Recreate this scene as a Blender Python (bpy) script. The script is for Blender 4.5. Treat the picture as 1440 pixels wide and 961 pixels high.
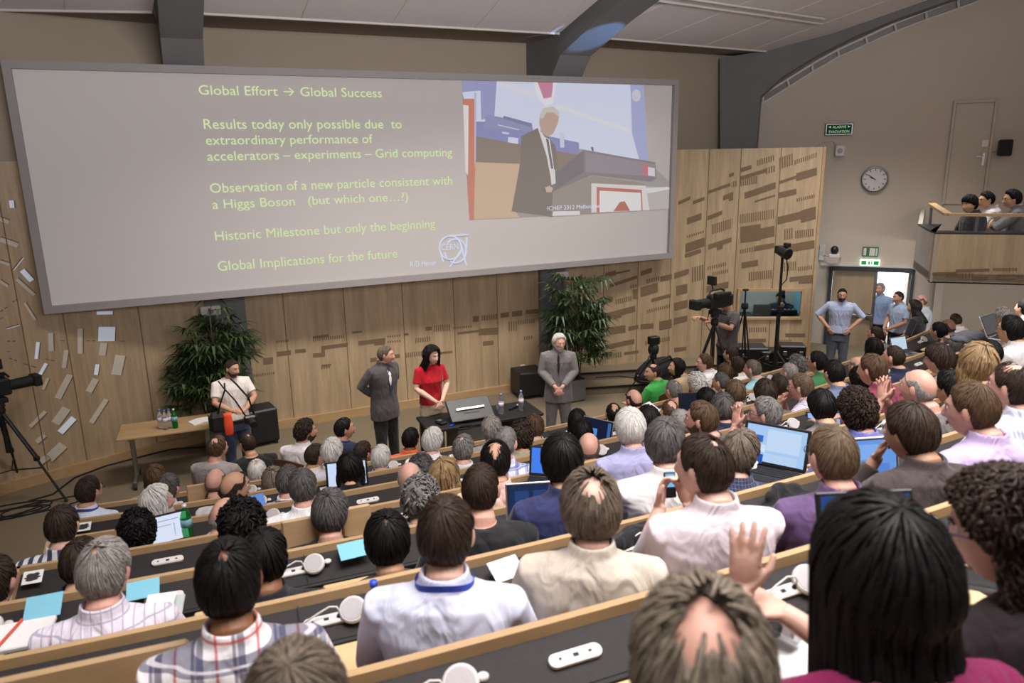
import bpy, math, random
import numpy as np
from mathutils import Vector, Matrix
random.seed(7); np.random.seed(7)
SC = bpy.context.scene
for o in list(bpy.data.objects): bpy.data.objects.remove(o)
COL = SC.collection
R_ = math.radians

# ------------------------------------------------------------------ camera, world, lights, exposure
FPX, CX, CY = 1052.0, 720.0, 480.5          # focal length and centre for a 1440x961 frame
CAM = Vector((0, 0, 4.2))
_up = Vector((-80, 4220, FPX)).normalized()
_x = Vector((2330, 308, -FPX)); _x = (_x - _up * _x.dot(_up)).normalized()
_y = _up.cross(_x)
RW = Matrix((_x, _y, _up))                   # camera -> world rotation
cd = bpy.data.cameras.new('camera'); cam = bpy.data.objects.new('camera', cd); COL.objects.link(cam)
cam.matrix_world = Matrix.Translation(CAM) @ RW.to_4x4()
cd.sensor_width = 36; cd.lens = FPX * 36 / 1440; cd.clip_start = .05
cd.dof.use_dof = True; cd.dof.focus_distance = 10.0; cd.dof.aperture_fstop = 3.2
SC.camera = cam
SC.view_settings.view_transform = 'Standard'; SC.view_settings.look = 'None'
SC.view_settings.gamma = 1; SC.view_settings.use_curve_mapping = False
SC.view_settings.exposure = 0.0
w = bpy.data.worlds.new('world'); SC.world = w; w.use_nodes = True
w.node_tree.nodes['Background'].inputs[0].default_value = (1, .93, .87, 1)
w.node_tree.nodes['Background'].inputs[1].default_value = .25

def area(name, loc, target, size, sizey, power, col, spread=180):
    l = bpy.data.lights.new(name, 'AREA'); l.shape = 'RECTANGLE'; l.size = size; l.size_y = sizey
    l.energy = power; l.color = col; l.spread = R_(spread)
    o = bpy.data.objects.new(name, l); COL.objects.link(o); o.location = loc
    o.rotation_euler = (Vector(target) - Vector(loc)).to_track_quat('-Z', 'Y').to_euler()
    return o
area('ceiling_lamp_audience', (3.4, 1.6, 8.0), (3.4, 2.6, 0), 7, 3.4, 400, (1, .965, .945), 100)
area('ceiling_lamp_right', (8.0, 4.6, 7.8), (8.2, 5.6, 0), 4, 3, 55, (1, .96, .93), 80)
area('aisle_downlight', (10.3, 8.5, 6.2), (10.7, 8.8, 0), 2.4, 1.2, 95, (1, .96, .92), 95)
area('balcony_underside_lamp', (11.2, 6.6, 2.2), (12.2, 7.4, .6), 2.5, .4, 46, (1, .96, .92))
area('ceiling_lamp_stage', (4.6, 8.3, 6.6), (4.2, 10.4, .0), 8, .5, 200, (1, .93, .85), 84)
area('lobby_daylight', (14.6, 12.4, 2.6), (13.0, 10.6, .9), 2.4, 2.2, 420, (.80, .89, 1.0))
area('ceiling_uplight', (3.0, -1.5, 5.4), (3.5, 6.5, 9.0), 6, 2, 380, (1, .97, .98), 105)  # added fill, not a fitting: stands in for light bounced up to the ceiling
sp = bpy.data.lights.new('projector_spill', 'SPOT'); sp.energy = 700; sp.color = (.25, .5, 1.0); sp.spot_size = R_(13); sp.spot_blend = .5
spo = bpy.data.objects.new('projector_spill', sp); COL.objects.link(spo); spo.location = (7.6, 7.9, 4.9)

# ------------------------------------------------------------------ pixel helpers (photo frame 1440x961)
def ray(px, py): return (RW @ Vector((px - CX, CY - py, -FPX))).normalized()
def at(px, py, D):
    v = RW @ Vector((px - CX, CY - py, -FPX)); return CAM + v * (D / FPX)
def onz(px, py, z):
    d = ray(px, py); return CAM + d * ((z - CAM.z) / d.z)
def ony(px, py, y):
    d = ray(px, py); return CAM + d * ((y - CAM.y) / d.y)
def onplane(px, py, p, n):
    d = ray(px, py); p = Vector(p); n = Vector(n); return CAM + d * ((p - CAM).dot(n) / d.dot(n))
def depth(P): return -((RW.transposed() @ (Vector(P) - CAM)).z)
spo.rotation_euler = (ony(845, 52, 10.4) - spo.location).to_track_quat('-Z', 'Y').to_euler()

# ------------------------------------------------------------------ materials
def lin(c):
    c = c / 255; return c / 12.92 if c <= .04045 else ((c + .055) / 1.055) ** 2.4
def rgb(t): return (lin(t[0]), lin(t[1]), lin(t[2]), 1)
_M = {}
class NT:
    def __init__(s, name):
        s.m = bpy.data.materials.new(name); s.m.use_nodes = True; s.t = s.m.node_tree
        s.b = s.t.nodes['Principled BSDF']; s.n = s.t.nodes
    def add(s, typ, **k):
        x = s.n.new(typ)
        for a, v in k.items():
            if a.startswith('i_'): x.inputs[int(a[2:]) if a[2:].isdigit() else a[2:]].default_value = v
            else: setattr(x, a, v)
        return x
    def link(s, a, b): s.t.links.new(a, b)
    def coord(s, kind, scale=(1, 1, 1)):
        c = s.add('ShaderNodeTexCoord'); m = s.add('ShaderNodeMapping'); m.inputs['Scale'].default_value = scale
        s.link(c.outputs[kind], m.inputs[0]); return m.outputs[0]
    def noise(s, co, scale, detail=3, rough=.55):
        n = s.add('ShaderNodeTexNoise'); n.inputs['Scale'].default_value = scale; n.inputs['Detail'].default_value = detail
        n.inputs['Roughness'].default_value = rough; s.link(co, n.inputs['Vector']); return n.outputs['Fac']
    def ramp(s, fac, stops):
        r = s.add('ShaderNodeValToRGB'); e = r.color_ramp.elements
        e[0].position, e[0].color = stops[0]; e[1].position, e[1].color = stops[-1]
        for p, c in stops[1:-1]:
            k = e.new(p); k.color = c
        s.link(fac, r.inputs[0]); return r.outputs[0]
    def mix(s, fac, a, b):
        x = s.add('ShaderNodeMix', data_type='RGBA')
        if isinstance(fac, float): x.inputs[0].default_value = fac
        else: s.link(fac, x.inputs[0])
        for i, v in ((6, a), (7, b)):
            if isinstance(v, tuple): x.inputs[i].default_value = v
            else: s.link(v, x.inputs[i])
        return x.outputs[2]
    def math(s, op, a, b=None):
        x = s.add('ShaderNodeMath', operation=op)
        for i, v in ((0, a), (1, b)):
            if v is None: continue
            if isinstance(v, (int, float)): x.inputs[i].default_value = v
            else: s.link(v, x.inputs[i])
        return x.outputs[0]
    def bump(s, h, strength=.3, dist=.01):
        b = s.add('ShaderNodeBump'); b.inputs['Strength'].default_value = strength; b.inputs['Distance'].default_value = dist
        s.link(h, b.inputs['Height']); s.link(b.outputs[0], s.b.inputs['Normal'])
def sc(c, f): return (c[0] * f, c[1] * f, c[2] * f, 1)
def plain(name, c, rough=.6, metal=0, var=.12, scale=12, bump=0, spec=None, key=None):
    k = ('p', name, c, rough)
    if k in _M: return _M[k]
    t = NT(name); c = rgb(c)
    co = t.coord('Object'); n = t.noise(co, scale)
    t.link(t.ramp(n, [(.25, sc(c, 1 - var)), (.75, sc(c, 1 + var))]), t.b.inputs['Base Color'])
    t.b.inputs['Roughness'].default_value = rough; t.b.inputs['Metallic'].default_value = metal
    if spec is not None: t.b.inputs['Specular IOR Level'].default_value = spec
    if bump: t.bump(t.noise(co, scale * 6), .4, bump)
    _M[k] = t.m; return t.m
def emis(name, c, s=1, base=None):
    k = ('e', name, c, s)
    if k in _M: return _M[k]
    t = NT(name); t.b.inputs['Base Color'].default_value = rgb(base or (20, 20, 20)); t.b.inputs['Roughness'].default_value = .5
    t.b.inputs['Specular IOR Level'].default_value = .1
    t.b.inputs['Emission Color'].default_value = rgb(c); t.b.inputs['Emission Strength'].default_value = s
    _M[k] = t.m; return t.m
def wood(name, c, grain=(1, 1, 14), scale=6, con=.16, rough=.5, axis=None, plank=0):
    t = NT(name); c = rgb(c)
    g = [14, 14, 1] if axis == 'z' else [1.2, 14, 14]
    n = t.noise(t.coord('Object', tuple(g)), 2.2, 5, .6)
    n2 = t.noise(t.coord('Object', tuple(x * .22 for x in g)), 2.2, 2)
    a = t.ramp(n, [(.3, sc(c, 1 - con)), (.7, sc(c, 1 + con))])
    b = t.ramp(n2, [(.3, (1 - con, 1 - con * 1.1, 1 - con * 1.3, 1)), (.7, (1 + con, 1 + con, 1 + con, 1))])
    x = t.add('ShaderNodeMix', data_type='RGBA', blend_type='MULTIPLY'); x.inputs[0].default_value = 1
    t.link(a, x.inputs[6]); t.link(b, x.inputs[7]); t.link(x.outputs[2], t.b.inputs['Base Color'])
    t.b.inputs['Roughness'].default_value = rough; return t.m
M = dict(
    wall_wood=wood('oak_wall_panel', (174, 152, 123), axis='z', con=.13),
    desk_wood=wood('oak_desk_edge', (176, 145, 107), con=.08, rough=.55),
    tablet=wood('pale_beech_tablet', (206, 178, 134), con=.06, rough=.45),
    inlay=plain('brown_acoustic_inlay', (119, 98, 76), .85, var=.06),
    inlay_l=plain('acoustic_slot', (124, 103, 80), .85, var=.06),
    seam=plain('panel_seam', (122, 100, 74), .8),
    upper=plain('beige_plaster', (160, 146, 130), .9, var=.02, scale=3),
    white_wall=plain('cream_painted_wall', (196, 183, 170), .85, var=.02, scale=2),
    panel_black=plain('charcoal_desk_panel', (46, 43, 43), .65, var=.1, scale=40, spec=.2),
    black=plain('black_plastic', (24, 24, 26), .42), dblack=plain('matt_black', (15, 15, 16), .7),
    white_pl=plain('white_plastic', (214, 208, 206), .35, var=.03), grey_pl=plain('grey_mesh', (176, 170, 172), .6, var=.08, scale=300),
    steel=plain('brushed_steel', (150, 150, 152), .3, .9), dsteel=plain('dark_metal', (60, 60, 63), .4, .6),
    conc=plain('grey_painted_beam', (110, 110, 112), .75, var=.06, scale=5), ceil=plain('ceiling_board', (214, 208, 210), .9, var=.02),
    soffit=plain('taupe_soffit', (140, 126, 113), .9, var=.03), trimw=plain('white_trim', (208, 202, 198), .6, var=.02),
    frame=plain('screen_border', (150, 144, 145), .6, var=.02),
    brownply=wood('brown_plywood', (92, 56, 34), con=.12, rough=.35), paper=plain('white_paper', (232, 230, 230), .8, var=.02),
    bluecard=plain('blue_card', (126, 190, 212), .8, var=.03), greycard=plain('grey_booklet', (176, 184, 184), .7, var=.03),
    clear=None, leaf=None, pot=plain('grey_planter', (104, 104, 106), .5), mark=plain('dark_print', (50, 48, 50), .8),
    door=wood('oak_door', (166, 146, 120), axis='z', con=.07), dframe=plain('dark_door_frame', (48, 53, 60), .5),
    booth=plain('blue_booth_wall', (120, 166, 184), .9, var=.03), orange=plain('orange_cloth', (245, 84, 42), .7),
    redpen=plain('orange_pencil', (205, 80, 50), .5), well=plain('white_light_well', (206, 198, 186), .8, var=.05),
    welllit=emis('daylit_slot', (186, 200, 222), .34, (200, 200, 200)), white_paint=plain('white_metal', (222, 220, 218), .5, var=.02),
)
def glass_mat(name, c, rough=.05, tr=.9):
    t = NT(name); t.b.inputs['Base Color'].default_value = rgb(c); t.b.inputs['Roughness'].default_value = rough
    t.b.inputs['Transmission Weight'].default_value = tr; t.b.inputs['IOR'].default_value = 1.3; return t.m
M['clear'] = glass_mat('clear_bottle', (225, 230, 240)); M['green_glass'] = glass_mat('green_bottle', (30, 130, 50), tr=.6)
M['pane'] = glass_mat('window_glass', (245, 250, 252), .0, 1.0); M['pane'].node_tree.nodes['Principled BSDF'].inputs['IOR'].default_value = 1.01
t = NT('palm_leaf'); t.link(t.ramp(t.noise(t.coord('Object'), 9), [(.3, rgb((26, 42, 24))), (.7, rgb((66, 88, 48)))]), t.b.inputs['Base Color']); t.b.inputs['Roughness'].default_value = .4; M['leaf'] = t.m
t = NT('taupe_carpet'); co = t.coord('Object'); n = t.noise(co, 90, 2); n2 = t.noise(co, 1.3, 3)
c1 = t.ramp(n, [(.3, rgb((104, 92, 74))), (.7, rgb((142, 128, 106)))])
t.link(t.mix(t.math('MULTIPLY', n2, .35), c1, rgb((92, 80, 64))), t.b.inputs['Base Color']); t.b.inputs['Roughness'].default_value = .95
t.bump(n, .3, .01); M['carpet'] = t.m

# ------------------------------------------------------------------ mesh builder
class MB:
    def __init__(s): s.v = []; s.f = []; s.mi = []; s.uv = []
    def add(s, vs, fs, m=0):
        b = len(s.v); s.v += [tuple(v) for v in vs]; s.f += [tuple(b + i for i in f) for f in fs]; s.mi += [m] * len(fs); return s
    def box(s, c, d, rot=None, m=0, bev=0):
        c = Vector(c); x, y, z = d[0] / 2, d[1] / 2, d[2] / 2
        if bev > 0:
            vs = []; b = min(bev, x * .9, y * .9, z * .9)
            for sx in (-1, 1):
                for sy in (-1, 1):
                    for sz in (-1, 1):
                        vs += [Vector((sx * x, sy * (y - b), sz * (z - b))), Vector((sx * (x - b), sy * y, sz * (z - b))), Vector((sx * (x - b), sy * (y - b), sz * z))]
            I = lambda sx, sy, sz, k: ((sx > 0) * 4 + (sy > 0) * 2 + (sz > 0)) * 3 + k
            fs = []
            for q in (-1, 1):
                fs += [(I(q, -1, -1, 0), I(q, 1, -1, 0), I(q, 1, 1, 0), I(q, -1, 1, 0)), (I(-1, q, -1, 1), I(1, q, -1, 1), I(1, q, 1, 1), I(-1, q, 1, 1)), (I(-1, -1, q, 2), I(1, -1, q, 2), I(1, 1, q, 2), I(-1, 1, q, 2))]
                for r in (-1, 1):
                    fs += [(I(q, r, -1, 0), I(q, r, 1, 0), I(q, r, 1, 1), I(q, r, -1, 1)), (I(q, -1, r, 0), I(q, 1, r, 0), I(q, 1, r, 2), I(q, -1, r, 2)), (I(-1, q, r, 1), I(1, q, r, 1), I(1, q, r, 2), I(-1, q, r, 2))]
                    for u in (-1, 1): fs.append((I(q, r, u, 0), I(q, r, u, 1), I(q, r, u, 2)))
        else:
            vs = [Vector((a, b, e)) for a in (-x, x) for b in (-y, y) for e in (-z, z)]
            fs = [(0, 1, 3, 2), (4, 6, 7, 5), (0, 4, 5, 1), (2, 3, 7, 6), (0, 2, 6, 4), (1, 5, 7, 3)]
        if rot is not None: vs = [rot @ v for v in vs]
        return s.add([c + v for v in vs], fs, m)
    def tube(s, pts, rad, n=8, m=0, caps=True):
        pts = [Vector(p) for p in pts]
        if not isinstance(rad, (list, tuple)): rad = [rad] * len(pts)
        vs = []; up = None
        for i, p in enumerate(pts):
            d = (pts[min(i + 1, len(pts) - 1)] - pts[max(i - 1, 0)]).normalized()
            if up is None: up = d.orthogonal().normalized()
            up = (up - d * up.dot(d)).normalized() if (up - d * up.dot(d)).length > 1e-5 else d.orthogonal().normalized()
            sd = d.cross(up)
            for k in range(n):
                a = 2 * math.pi * k / n; vs.append(p + (up * math.cos(a) + sd * math.sin(a)) * rad[i])
        fs = []
        for i in range(len(pts) - 1):
            for k in range(n):
                fs.append((i * n + k, i * n + (k + 1) % n, (i + 1) * n + (k + 1) % n, (i + 1) * n + k))
        if caps: fs += [tuple(range(n))[::-1], tuple((len(pts) - 1) * n + k for k in range(n))]
        return s.add(vs, fs, m)
    def lathe(s, c, prof, n=20, m=0, rot=None):
        c = Vector(c); vs = []; fs = []
        for r, z in prof:
            for k in range(n):
                a = 2 * math.pi * k / n; v = Vector((r * math.cos(a), r * math.sin(a), z))
                vs.append(c + (rot @ v if rot is not None else v))
        for i in range(len(prof) - 1):
            for k in range(n): fs.append((i * n + k, i * n + (k + 1) % n, (i + 1) * n + (k + 1) % n, (i + 1) * n + k))
        fs += [tuple(range(n))[::-1], tuple((len(prof) - 1) * n + k for k in range(n))]
        return s.add(vs, fs, m)
    def ell(s, c, r, rot=None, n=14, k=9, m=0):
        c = Vector(c); vs = []; fs = []
        for i in range(k + 1):
            p = math.pi * i / k
            for j in range(n):
                a = 2 * math.pi * j / n; v = Vector((r[0] * math.sin(p) * math.cos(a), r[1] * math.sin(p) * math.sin(a), r[2] * math.cos(p)))
                vs.append(c + (rot @ v if rot is not None else v))
        for i in range(k):
            for j in range(n): fs.append((i * n + j, (i + 1) * n + j, (i + 1) * n + (j + 1) % n, i * n + (j + 1) % n))
        return s.add(vs, fs, m)
    def prism(s, poly, ext, m=0):        # planar polygon (3-D points) extruded by vector ext
        n = len(poly); e = Vector(ext); a = [Vector(p) for p in poly]
        fs = [tuple(range(n)), tuple(range(2 * n - 1, n - 1, -1))] + [(i, (i + 1) % n, n + (i + 1) % n, n + i) for i in range(n)]
        return s.add(a + [p + e for p in a], fs, m)
    def build(s, name, mats, parent=None, smooth=False, loc=None):
        me = bpy.data.meshes.new(name); me.from_pydata(s.v, [], s.f)
        if not isinstance(mats, (list, tuple)): mats = [mats]
        for x in mats: me.materials.append(x)
        if len(mats) > 1: me.polygons.foreach_set('material_index', s.mi)
        if smooth: me.polygons.foreach_set('use_smooth', [True] * len(me.polygons))
        me.validate(); me.update()
        o = bpy.data.objects.new(name, me); COL.objects.link(o)
        if parent is not None: o.parent = parent
        if loc is not None: o.location = loc
        return o
def tag(o, label, cat, group=None):
    o['label'] = label; o['category'] = cat
    if group: o['group'] = group
    return o
def struct(o): o['kind'] = 'structure'; return o
def thing(name, loc, rz=0, label=None, cat=None, group=None):
    o = bpy.data.objects.new(name, None); COL.objects.link(o); o.location = loc; o.rotation_euler = (0, 0, rz); o.empty_display_size = .1
    if label: tag(o, label, cat, group)
    return o
def RX(a): return Matrix.Rotation(a, 3, 'X')
def RY(a): return Matrix.Rotation(a, 3, 'Y')
def RZ(a): return Matrix.Rotation(a, 3, 'Z')
# ------------------------------------------------------------------ the room
RISE, Z7, ACX, ACY, AR7, ASP = .263, 1.30, 2.29958, 31.67512, 24.86441, .85644
def rowr(k): return AR7 + (7 - k) * ASP
def rowz(k): return Z7 + (7 - k) * RISE
def fl(k): return rowz(k) - (.92 + .025 * (k - 1)) if k < 7 else .16
def arc(k, x, off=0, z=0):               # point on row k's arc at abscissa x (off: towards the camera)
    r = rowr(k); th = math.asin((x - ACX) / r); rr = r + off
    return Vector((ACX + rr * math.sin(th), ACY - rr * math.cos(th), z)), th
def onrow(px, py, k, off):               # where the pixel ray crosses row k's cylinder
    d = ray(px, py); r = rowr(k) + off
    ox, oy = CAM.x - ACX, CAM.y - ACY
    a = d.x ** 2 + d.y ** 2; b = 2 * (ox * d.x + oy * d.y); c = ox * ox + oy * oy - r * r
    q = math.sqrt(max(b * b - 4 * a * c, 0)); t1 = (-b - q) / (2 * a); t2 = (-b + q) / (2 * a)
    t = t1 if t1 > 0 else t2
    return CAM + d * t

m = MB(); m.box((6, 2, -.1), (44, 40, .2)); struct(m.build('floor', M['carpet']))
ends = {0: (-1.6, 5.0), 1: (-1.6, 6.2), 2: (-1.5, 8.0), 3: (-1.35, 9.0), 4: (-.93, 9.6), 5: (-.9, 10.0), 6: (-.86, 10.2), 7: (-.82, 7.7)}
m = MB()
for k in range(-1, 8):                   # stepped tiers, one block per tier
    x0, x1 = ends.get(k, (-1.6, 4)); n = 24
    f0 = -.86 + .03; f1 = .03
    top = fl(k); bot = 0
    if k == 7: f0 = -1.8; x0, x1 = -.2, 8.5
    vs = []; fs = []
    for i in range(n + 1):
        x = x0 - .0 + (x1 - x0) * i / n
        a, _ = arc(k, x, f0); b, _ = arc(k, x, f1)
        vs += [(a.x, a.y, top), (b.x, b.y, top), (a.x, a.y, bot), (b.x, b.y, bot)]
    for i in range(n):
        q = i * 4; p = q + 4
        fs += [(q, q + 1, p + 1, p), (q, p, p + 2, q + 2), (q + 1, q + 3, p + 3, p + 1), (q + 2, p + 2, p + 3, q + 3)]
    fs += [(0, 2, 3, 1), (n * 4, n * 4 + 1, n * 4 + 3, n * 4 + 2)]
    m.add(vs, fs)
struct(m.build('floor_tiers', M['carpet']))
# raised platform with two steps at stage right
m = MB(); me = MB()
for i, (dz, ins) in enumerate(((.15, 0), (.30, .42))):
    A = onz(818, 557, 0); B = onz(893, 552, 0); d = (B - A).normalized(); nrm = Vector((-d.y, d.x, 0))
    P0 = A - d * .1 + nrm * ins + d * ins * .2; P1 = A + d * 2.6 + nrm * ins * 1.0; P2 = Vector((12.4, 8.6 + ins, 0)); P3 = Vector((12.6, 11.6, 0)); P4 = Vector((6.2, 11.8, 0))
    m.prism([Vector((p.x, p.y, 0)) for p in (P0, P1, P2, P3, P4)], (0, 0, dz))
    for a, b in ((P0, P1), (P1, P2)):
        e = (b - a).normalized(); me.prism([a + Vector((0, 0, dz - .035)), b + Vector((0, 0, dz - .035)), b + Vector((0, 0, dz + .004)), a + Vector((0, 0, dz + .004))], Vector((-e.y, e.x, 0)) * .04 - Vector((-e.y, e.x, 0)) * .05)
struct(m.build('floor_platform', M['carpet'])); struct(me.build('trim_10', M['dblack']))

class Wall:                               # vertical facet between two plan points
    def __init__(s, a, b): s.a = Vector((a[0], a[1], 0)); s.b = Vector((b[0], b[1], 0)); s.d = (s.b - s.a).normalized(); s.L = (s.b - s.a).length; s.n = Vector((s.d.y, -s.d.x, 0))
    def sz(s, px, py): P = onplane(px, py, s.a, s.n); return ((P - s.a).dot(s.d), P.z)
    def pt(s, u, z, out=0): return s.a + s.d * u + s.n * out + Vector((0, 0, z))
def wpoly(mb, W, pts, out=0, m=0): mb.add([W.pt(u, z, out) for u, z in pts], [tuple(range(len(pts)))], m)
YW = 11.9
TOPW = 4.24
# centre wall
cw = Wall((1.0, YW), (6.42, YW))
def px_on(W, pts): return [W.sz(*p) for p in pts]
def inlays(mb, walls, X0, Y0, S, lst):
    for qi, t in enumerate(lst):
        x0, y0, x1, y1, h = t[:5]; light = len(t) > 5
        x0, x1 = X0 + x0 / S, X0 + x1 / S; y0, y1 = Y0 + y0 / S, Y0 + y1 / S; h = h / S
        W = None
        for q in walls:
            u, z = q.sz((x0 + x1) / 2, (y0 + y1) / 2)
            if -.02 <= u <= q.L + .02 and z < 5: W = q; break
        if W is None: continue
        if light:
            n = max(2, int((x1 - x0) / 2.9)); segs = []
            for i in range(n):
                a = x0 + (x1 - x0) * i / n; b = a + (x1 - x0) / n * .52; ya = y0 + (y1 - y0) * i / n; segs.append((a, ya, b, ya))
        else: segs = [(x0, y0, x1, y1)]
        for a, ya, b, yb in segs:
            q = [W.sz(a, ya), W.sz(b, yb), W.sz(b, yb + h), W.sz(a, ya + h)]
            mb.prism([W.pt(u, z, -.003) for u, z in q], W.n * (.006 + .0006 * (qi % 9)), 2 if light else 1)
wmats = [M['wall_wood'], M['inlay'], M['inlay_l'], M['seam'], M['desk_wood']]
def seam(mb, W, u, z0, z1): mb.box(W.pt(u, (z0 + z1) / 2), (.014, .008, z1 - z0), Matrix((W.d, -W.n, Vector((0, 0, 1)))).transposed(), 3)
m = MB(); wpoly(m, cw, [(0, 0), (cw.L, 0), (cw.L, TOPW), (0, TOPW)])
L5 = [(0,70,120,55,20),(0,85,243,57,25,1),(62,145,262,118,28),(0,200,90,192,30),(62,175,90,172,40),(62,285,135,275,18),(62,300,135,292,16,1),(295,35,368,27,14),(342,108,542,82,30),(460,100,542,95,40),(560,65,662,55,16,1),(560,105,665,96,16,1),(430,235,480,228,30),(603,207,653,203,30),(682,50,717,46,16),(695,195,825,180,35,1),(770,85,890,70,35,1),(945,190,1047,178,14),(1087,40,1250,20,18)]
inlays(m, [cw], 440, 460, 5.34, L5)
inlays(m, [cw], 480, 320, 3, [(355,420,383,418,16),(390,412,462,408,28,1),(472,420,553,412,10,1),(580,428,663,422,28),(555,375,580,374,24),(593,372,660,364,22,1),(672,362,707,357,20),(720,355,763,350,22),(778,348,835,344,18),(705,398,745,396,40,1),(745,392,820,385,18,1),(597,482,642,477,18),(770,460,810,455,15,1)])
inlays(m, [cw], 0, 320, 3, [(1060,515,1100,512,16),(1110,553,1152,547,28),(1168,525,1227,518,20),(1165,478,1222,472,10,1),(1060,622,1162,608,10,1),(1245,515,1290,512,15)])
for px, py in ((405, 500), (489, 500), (569, 480), (640, 480), (700, 470)):
    seam(m, cw, cw.sz(px, py)[0], 0, TOPW)
struct(m.build('wall_front', wmats))
m = MB()
for W in (cw,): m.box(W.pt(W.L / 2, .07, .03), (W.L, .06, .14), None)
struct(m.build('baseboard_front', M['desk_wood']))
# upper plaster above the timber, all along
poly = [(-9, 5.8), (-4.6, 9.6), (-2.2, 11.15), (-.5, 11.72), (1.0, 11.96), (6.42, 11.96), (13.6, 12.5)]
m = MB()
for a, b in zip(poly, poly[1:]):
    W = Wall(a, b); wpoly(m, W, [(-.3, TOPW - .1), (W.L + .3, TOPW - .1), (W.L + .3, 7.4), (-.3, 7.4)], -.05)
struct(m.build('wall_upper', M['upper']))
# left wall with pale light wells
lw = [Wall(poly[0], poly[1]), Wall(poly[1], poly[2]), Wall(poly[2], poly[3]), Wall(poly[3], (.52, 11.9))]
m = MB(); bs = MB()
for W in lw:
    wpoly(m, W, [(0, 0), (W.L, 0), (W.L, TOPW), (0, TOPW)]); bs.box(W.pt(W.L / 2, .07, .03), (W.L, .06, .14), RZ(math.atan2(W.d.y, W.d.x)))
struct(bs.build('baseboard_left', M['desk_wood']))
for px, py in ((60, 620), (118, 620), (212, 560)):
    for W in lw:
        u, z = W.sz(px, py)
        if 0 <= u <= W.L and z < 5: seam(m, W, u, 0, TOPW)
wells = [(285,50,215,175,22,1),(295,140,265,210,20),(430,120,355,265,38),(600,55,590,120,25,1),(590,145,545,225,40),(740,0,715,120,60),(280,345,185,440,25),(410,325,340,420,55),(455,385,370,475,40,1),(655,270,560,415,32),(275,490,225,535,30),(390,550,300,635,60),(300,620,235,665,40)]
wells = [tuple(v / 4.367 + (0 if i % 2 == 0 else 500) if i < 4 else (v / 4.367 if i == 4 else v) for i, v in enumerate(t)) for t in wells]
w2 = [(0,110,50,130,25),(0,225,100,260,30),(0,350,55,368,18),(0,460,45,490,18),(125,400,180,460,30,1),(95,450,195,540,20),(140,585,200,680,15),(215,805,205,900,20,1),(285,755,290,855,28),(375,850,360,950,25),(452,730,452,870,28),(603,720,600,800,88,1),(585,810,575,880,38),(590,632,590,650,85,1),(35,730,110,708,8,1),(65,8,70,50,25,1),(75,400,130,330,8,1)]
wells += [tuple(v / 4.0 + (0 if i % 2 == 0 else 280) if i < 4 else (v / 4.0 if i == 4 else v) for i, v in enumerate(t)) for t in w2]
dashes = [(40,800,90,800),(485,798,540,798),(340,798,360,798),(675,800,700,800),(0,635,45,605),(70,580,100,565),(0,675,20,665),(40,858,55,858),(50,895,100,912),(130,925,210,950),(255,900,310,912)]
for t in wells:
    x0, y0, x1, y1, wd = t[:5]; lit = len(t) > 5
    for W in lw:
        u, z = W.sz((x0 + x1) / 2, (y0 + y1) / 2)
        if 0 <= u <= W.L and z < 5:
            a = Vector(W.sz(x0, y0)); b = Vector(W.sz(x1, y1)); e = (b - a).normalized(); nn = Vector((-e.y, e.x)); D = depth(W.pt(u, z)); h = wd / FPX * D / 2
            c = (a + b) / 2; Ln = max((b - a).length, .03); rot = Matrix((W.d, -W.n, Vector((0, 0, 1)))).transposed() @ RY(-math.atan2(e.y, e.x))
            m.box(W.pt(c.x, c.y, .0), (Ln, .008, 2 * h), rot, 2 if lit else 1)
            q = W.pt(c.x, c.y, .006) + rot @ Vector((0, 0, h if nn.y > 0 else h)); m.box(q, (Ln, .012, .012), rot, 3)
            break
for t in dashes:
    x0, y0, x1, y1 = t[0] / 4, 280 + t[1] / 4, t[2] / 4, 280 + t[3] / 4
    for W in lw:
        u, z = W.sz((x0 + x1) / 2, (y0 + y1) / 2)
        if 0 <= u <= W.L and z < 5:
            a = Vector(W.sz(x0, y0)); b = Vector(W.sz(x1, y1))
            for f in (.0, .55):
                p = a + (b - a) * (f + .2); e = (b - a); m.box(W.pt(p.x, p.y), (e.length * .35, .006, .014), Matrix((W.d, -W.n, Vector((0, 0, 1)))).transposed() @ RY(-math.atan2(e.y, e.x)), 3)
            break
struct(m.build('wall_left', [M['wall_wood'], M['well'], M['welllit'], M['seam']]))
# right timber wall with the control booth window
rp = [(6.42, 11.9), (7.35, 11.62), (8.95, 11.36), (9.75, 11.12), (11.36, 10.22)]
_w = Wall(rp[3], rp[4]); _e = _w.pt(_w.sz(1153, 270)[0], 0); rp[4] = (_e.x, _e.y)
rw = [Wall(a, b) for a, b in zip(rp, rp[1:])]
m = MB(); WB = rw[3]
for W in rw[:3]: wpoly(m, W, [(0, 0), (W.L, 0), (W.L, TOPW), (0, TOPW)])
(u0, z1), (u1, _z) = WB.sz(1041, 408), WB.sz(1127, 411); z0 = WB.sz(1041, 446)[1]; z1 = (z1 + _z) / 2
for a, b, c, d in ((0, 0, WB.L, z0), (0, z1, WB.L, TOPW), (0, z0, u0, z1), (u1, z0, WB.L, z1)): wpoly(m, WB, [(a, b), (c, b), (c, d), (a, d)])
m.box(WB.pt(WB.L + .02, TOPW / 2, -.05), (.05, .14, TOPW), Matrix((WB.d, -WB.n, Vector((0, 0, 1)))).transposed(), 4)
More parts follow.
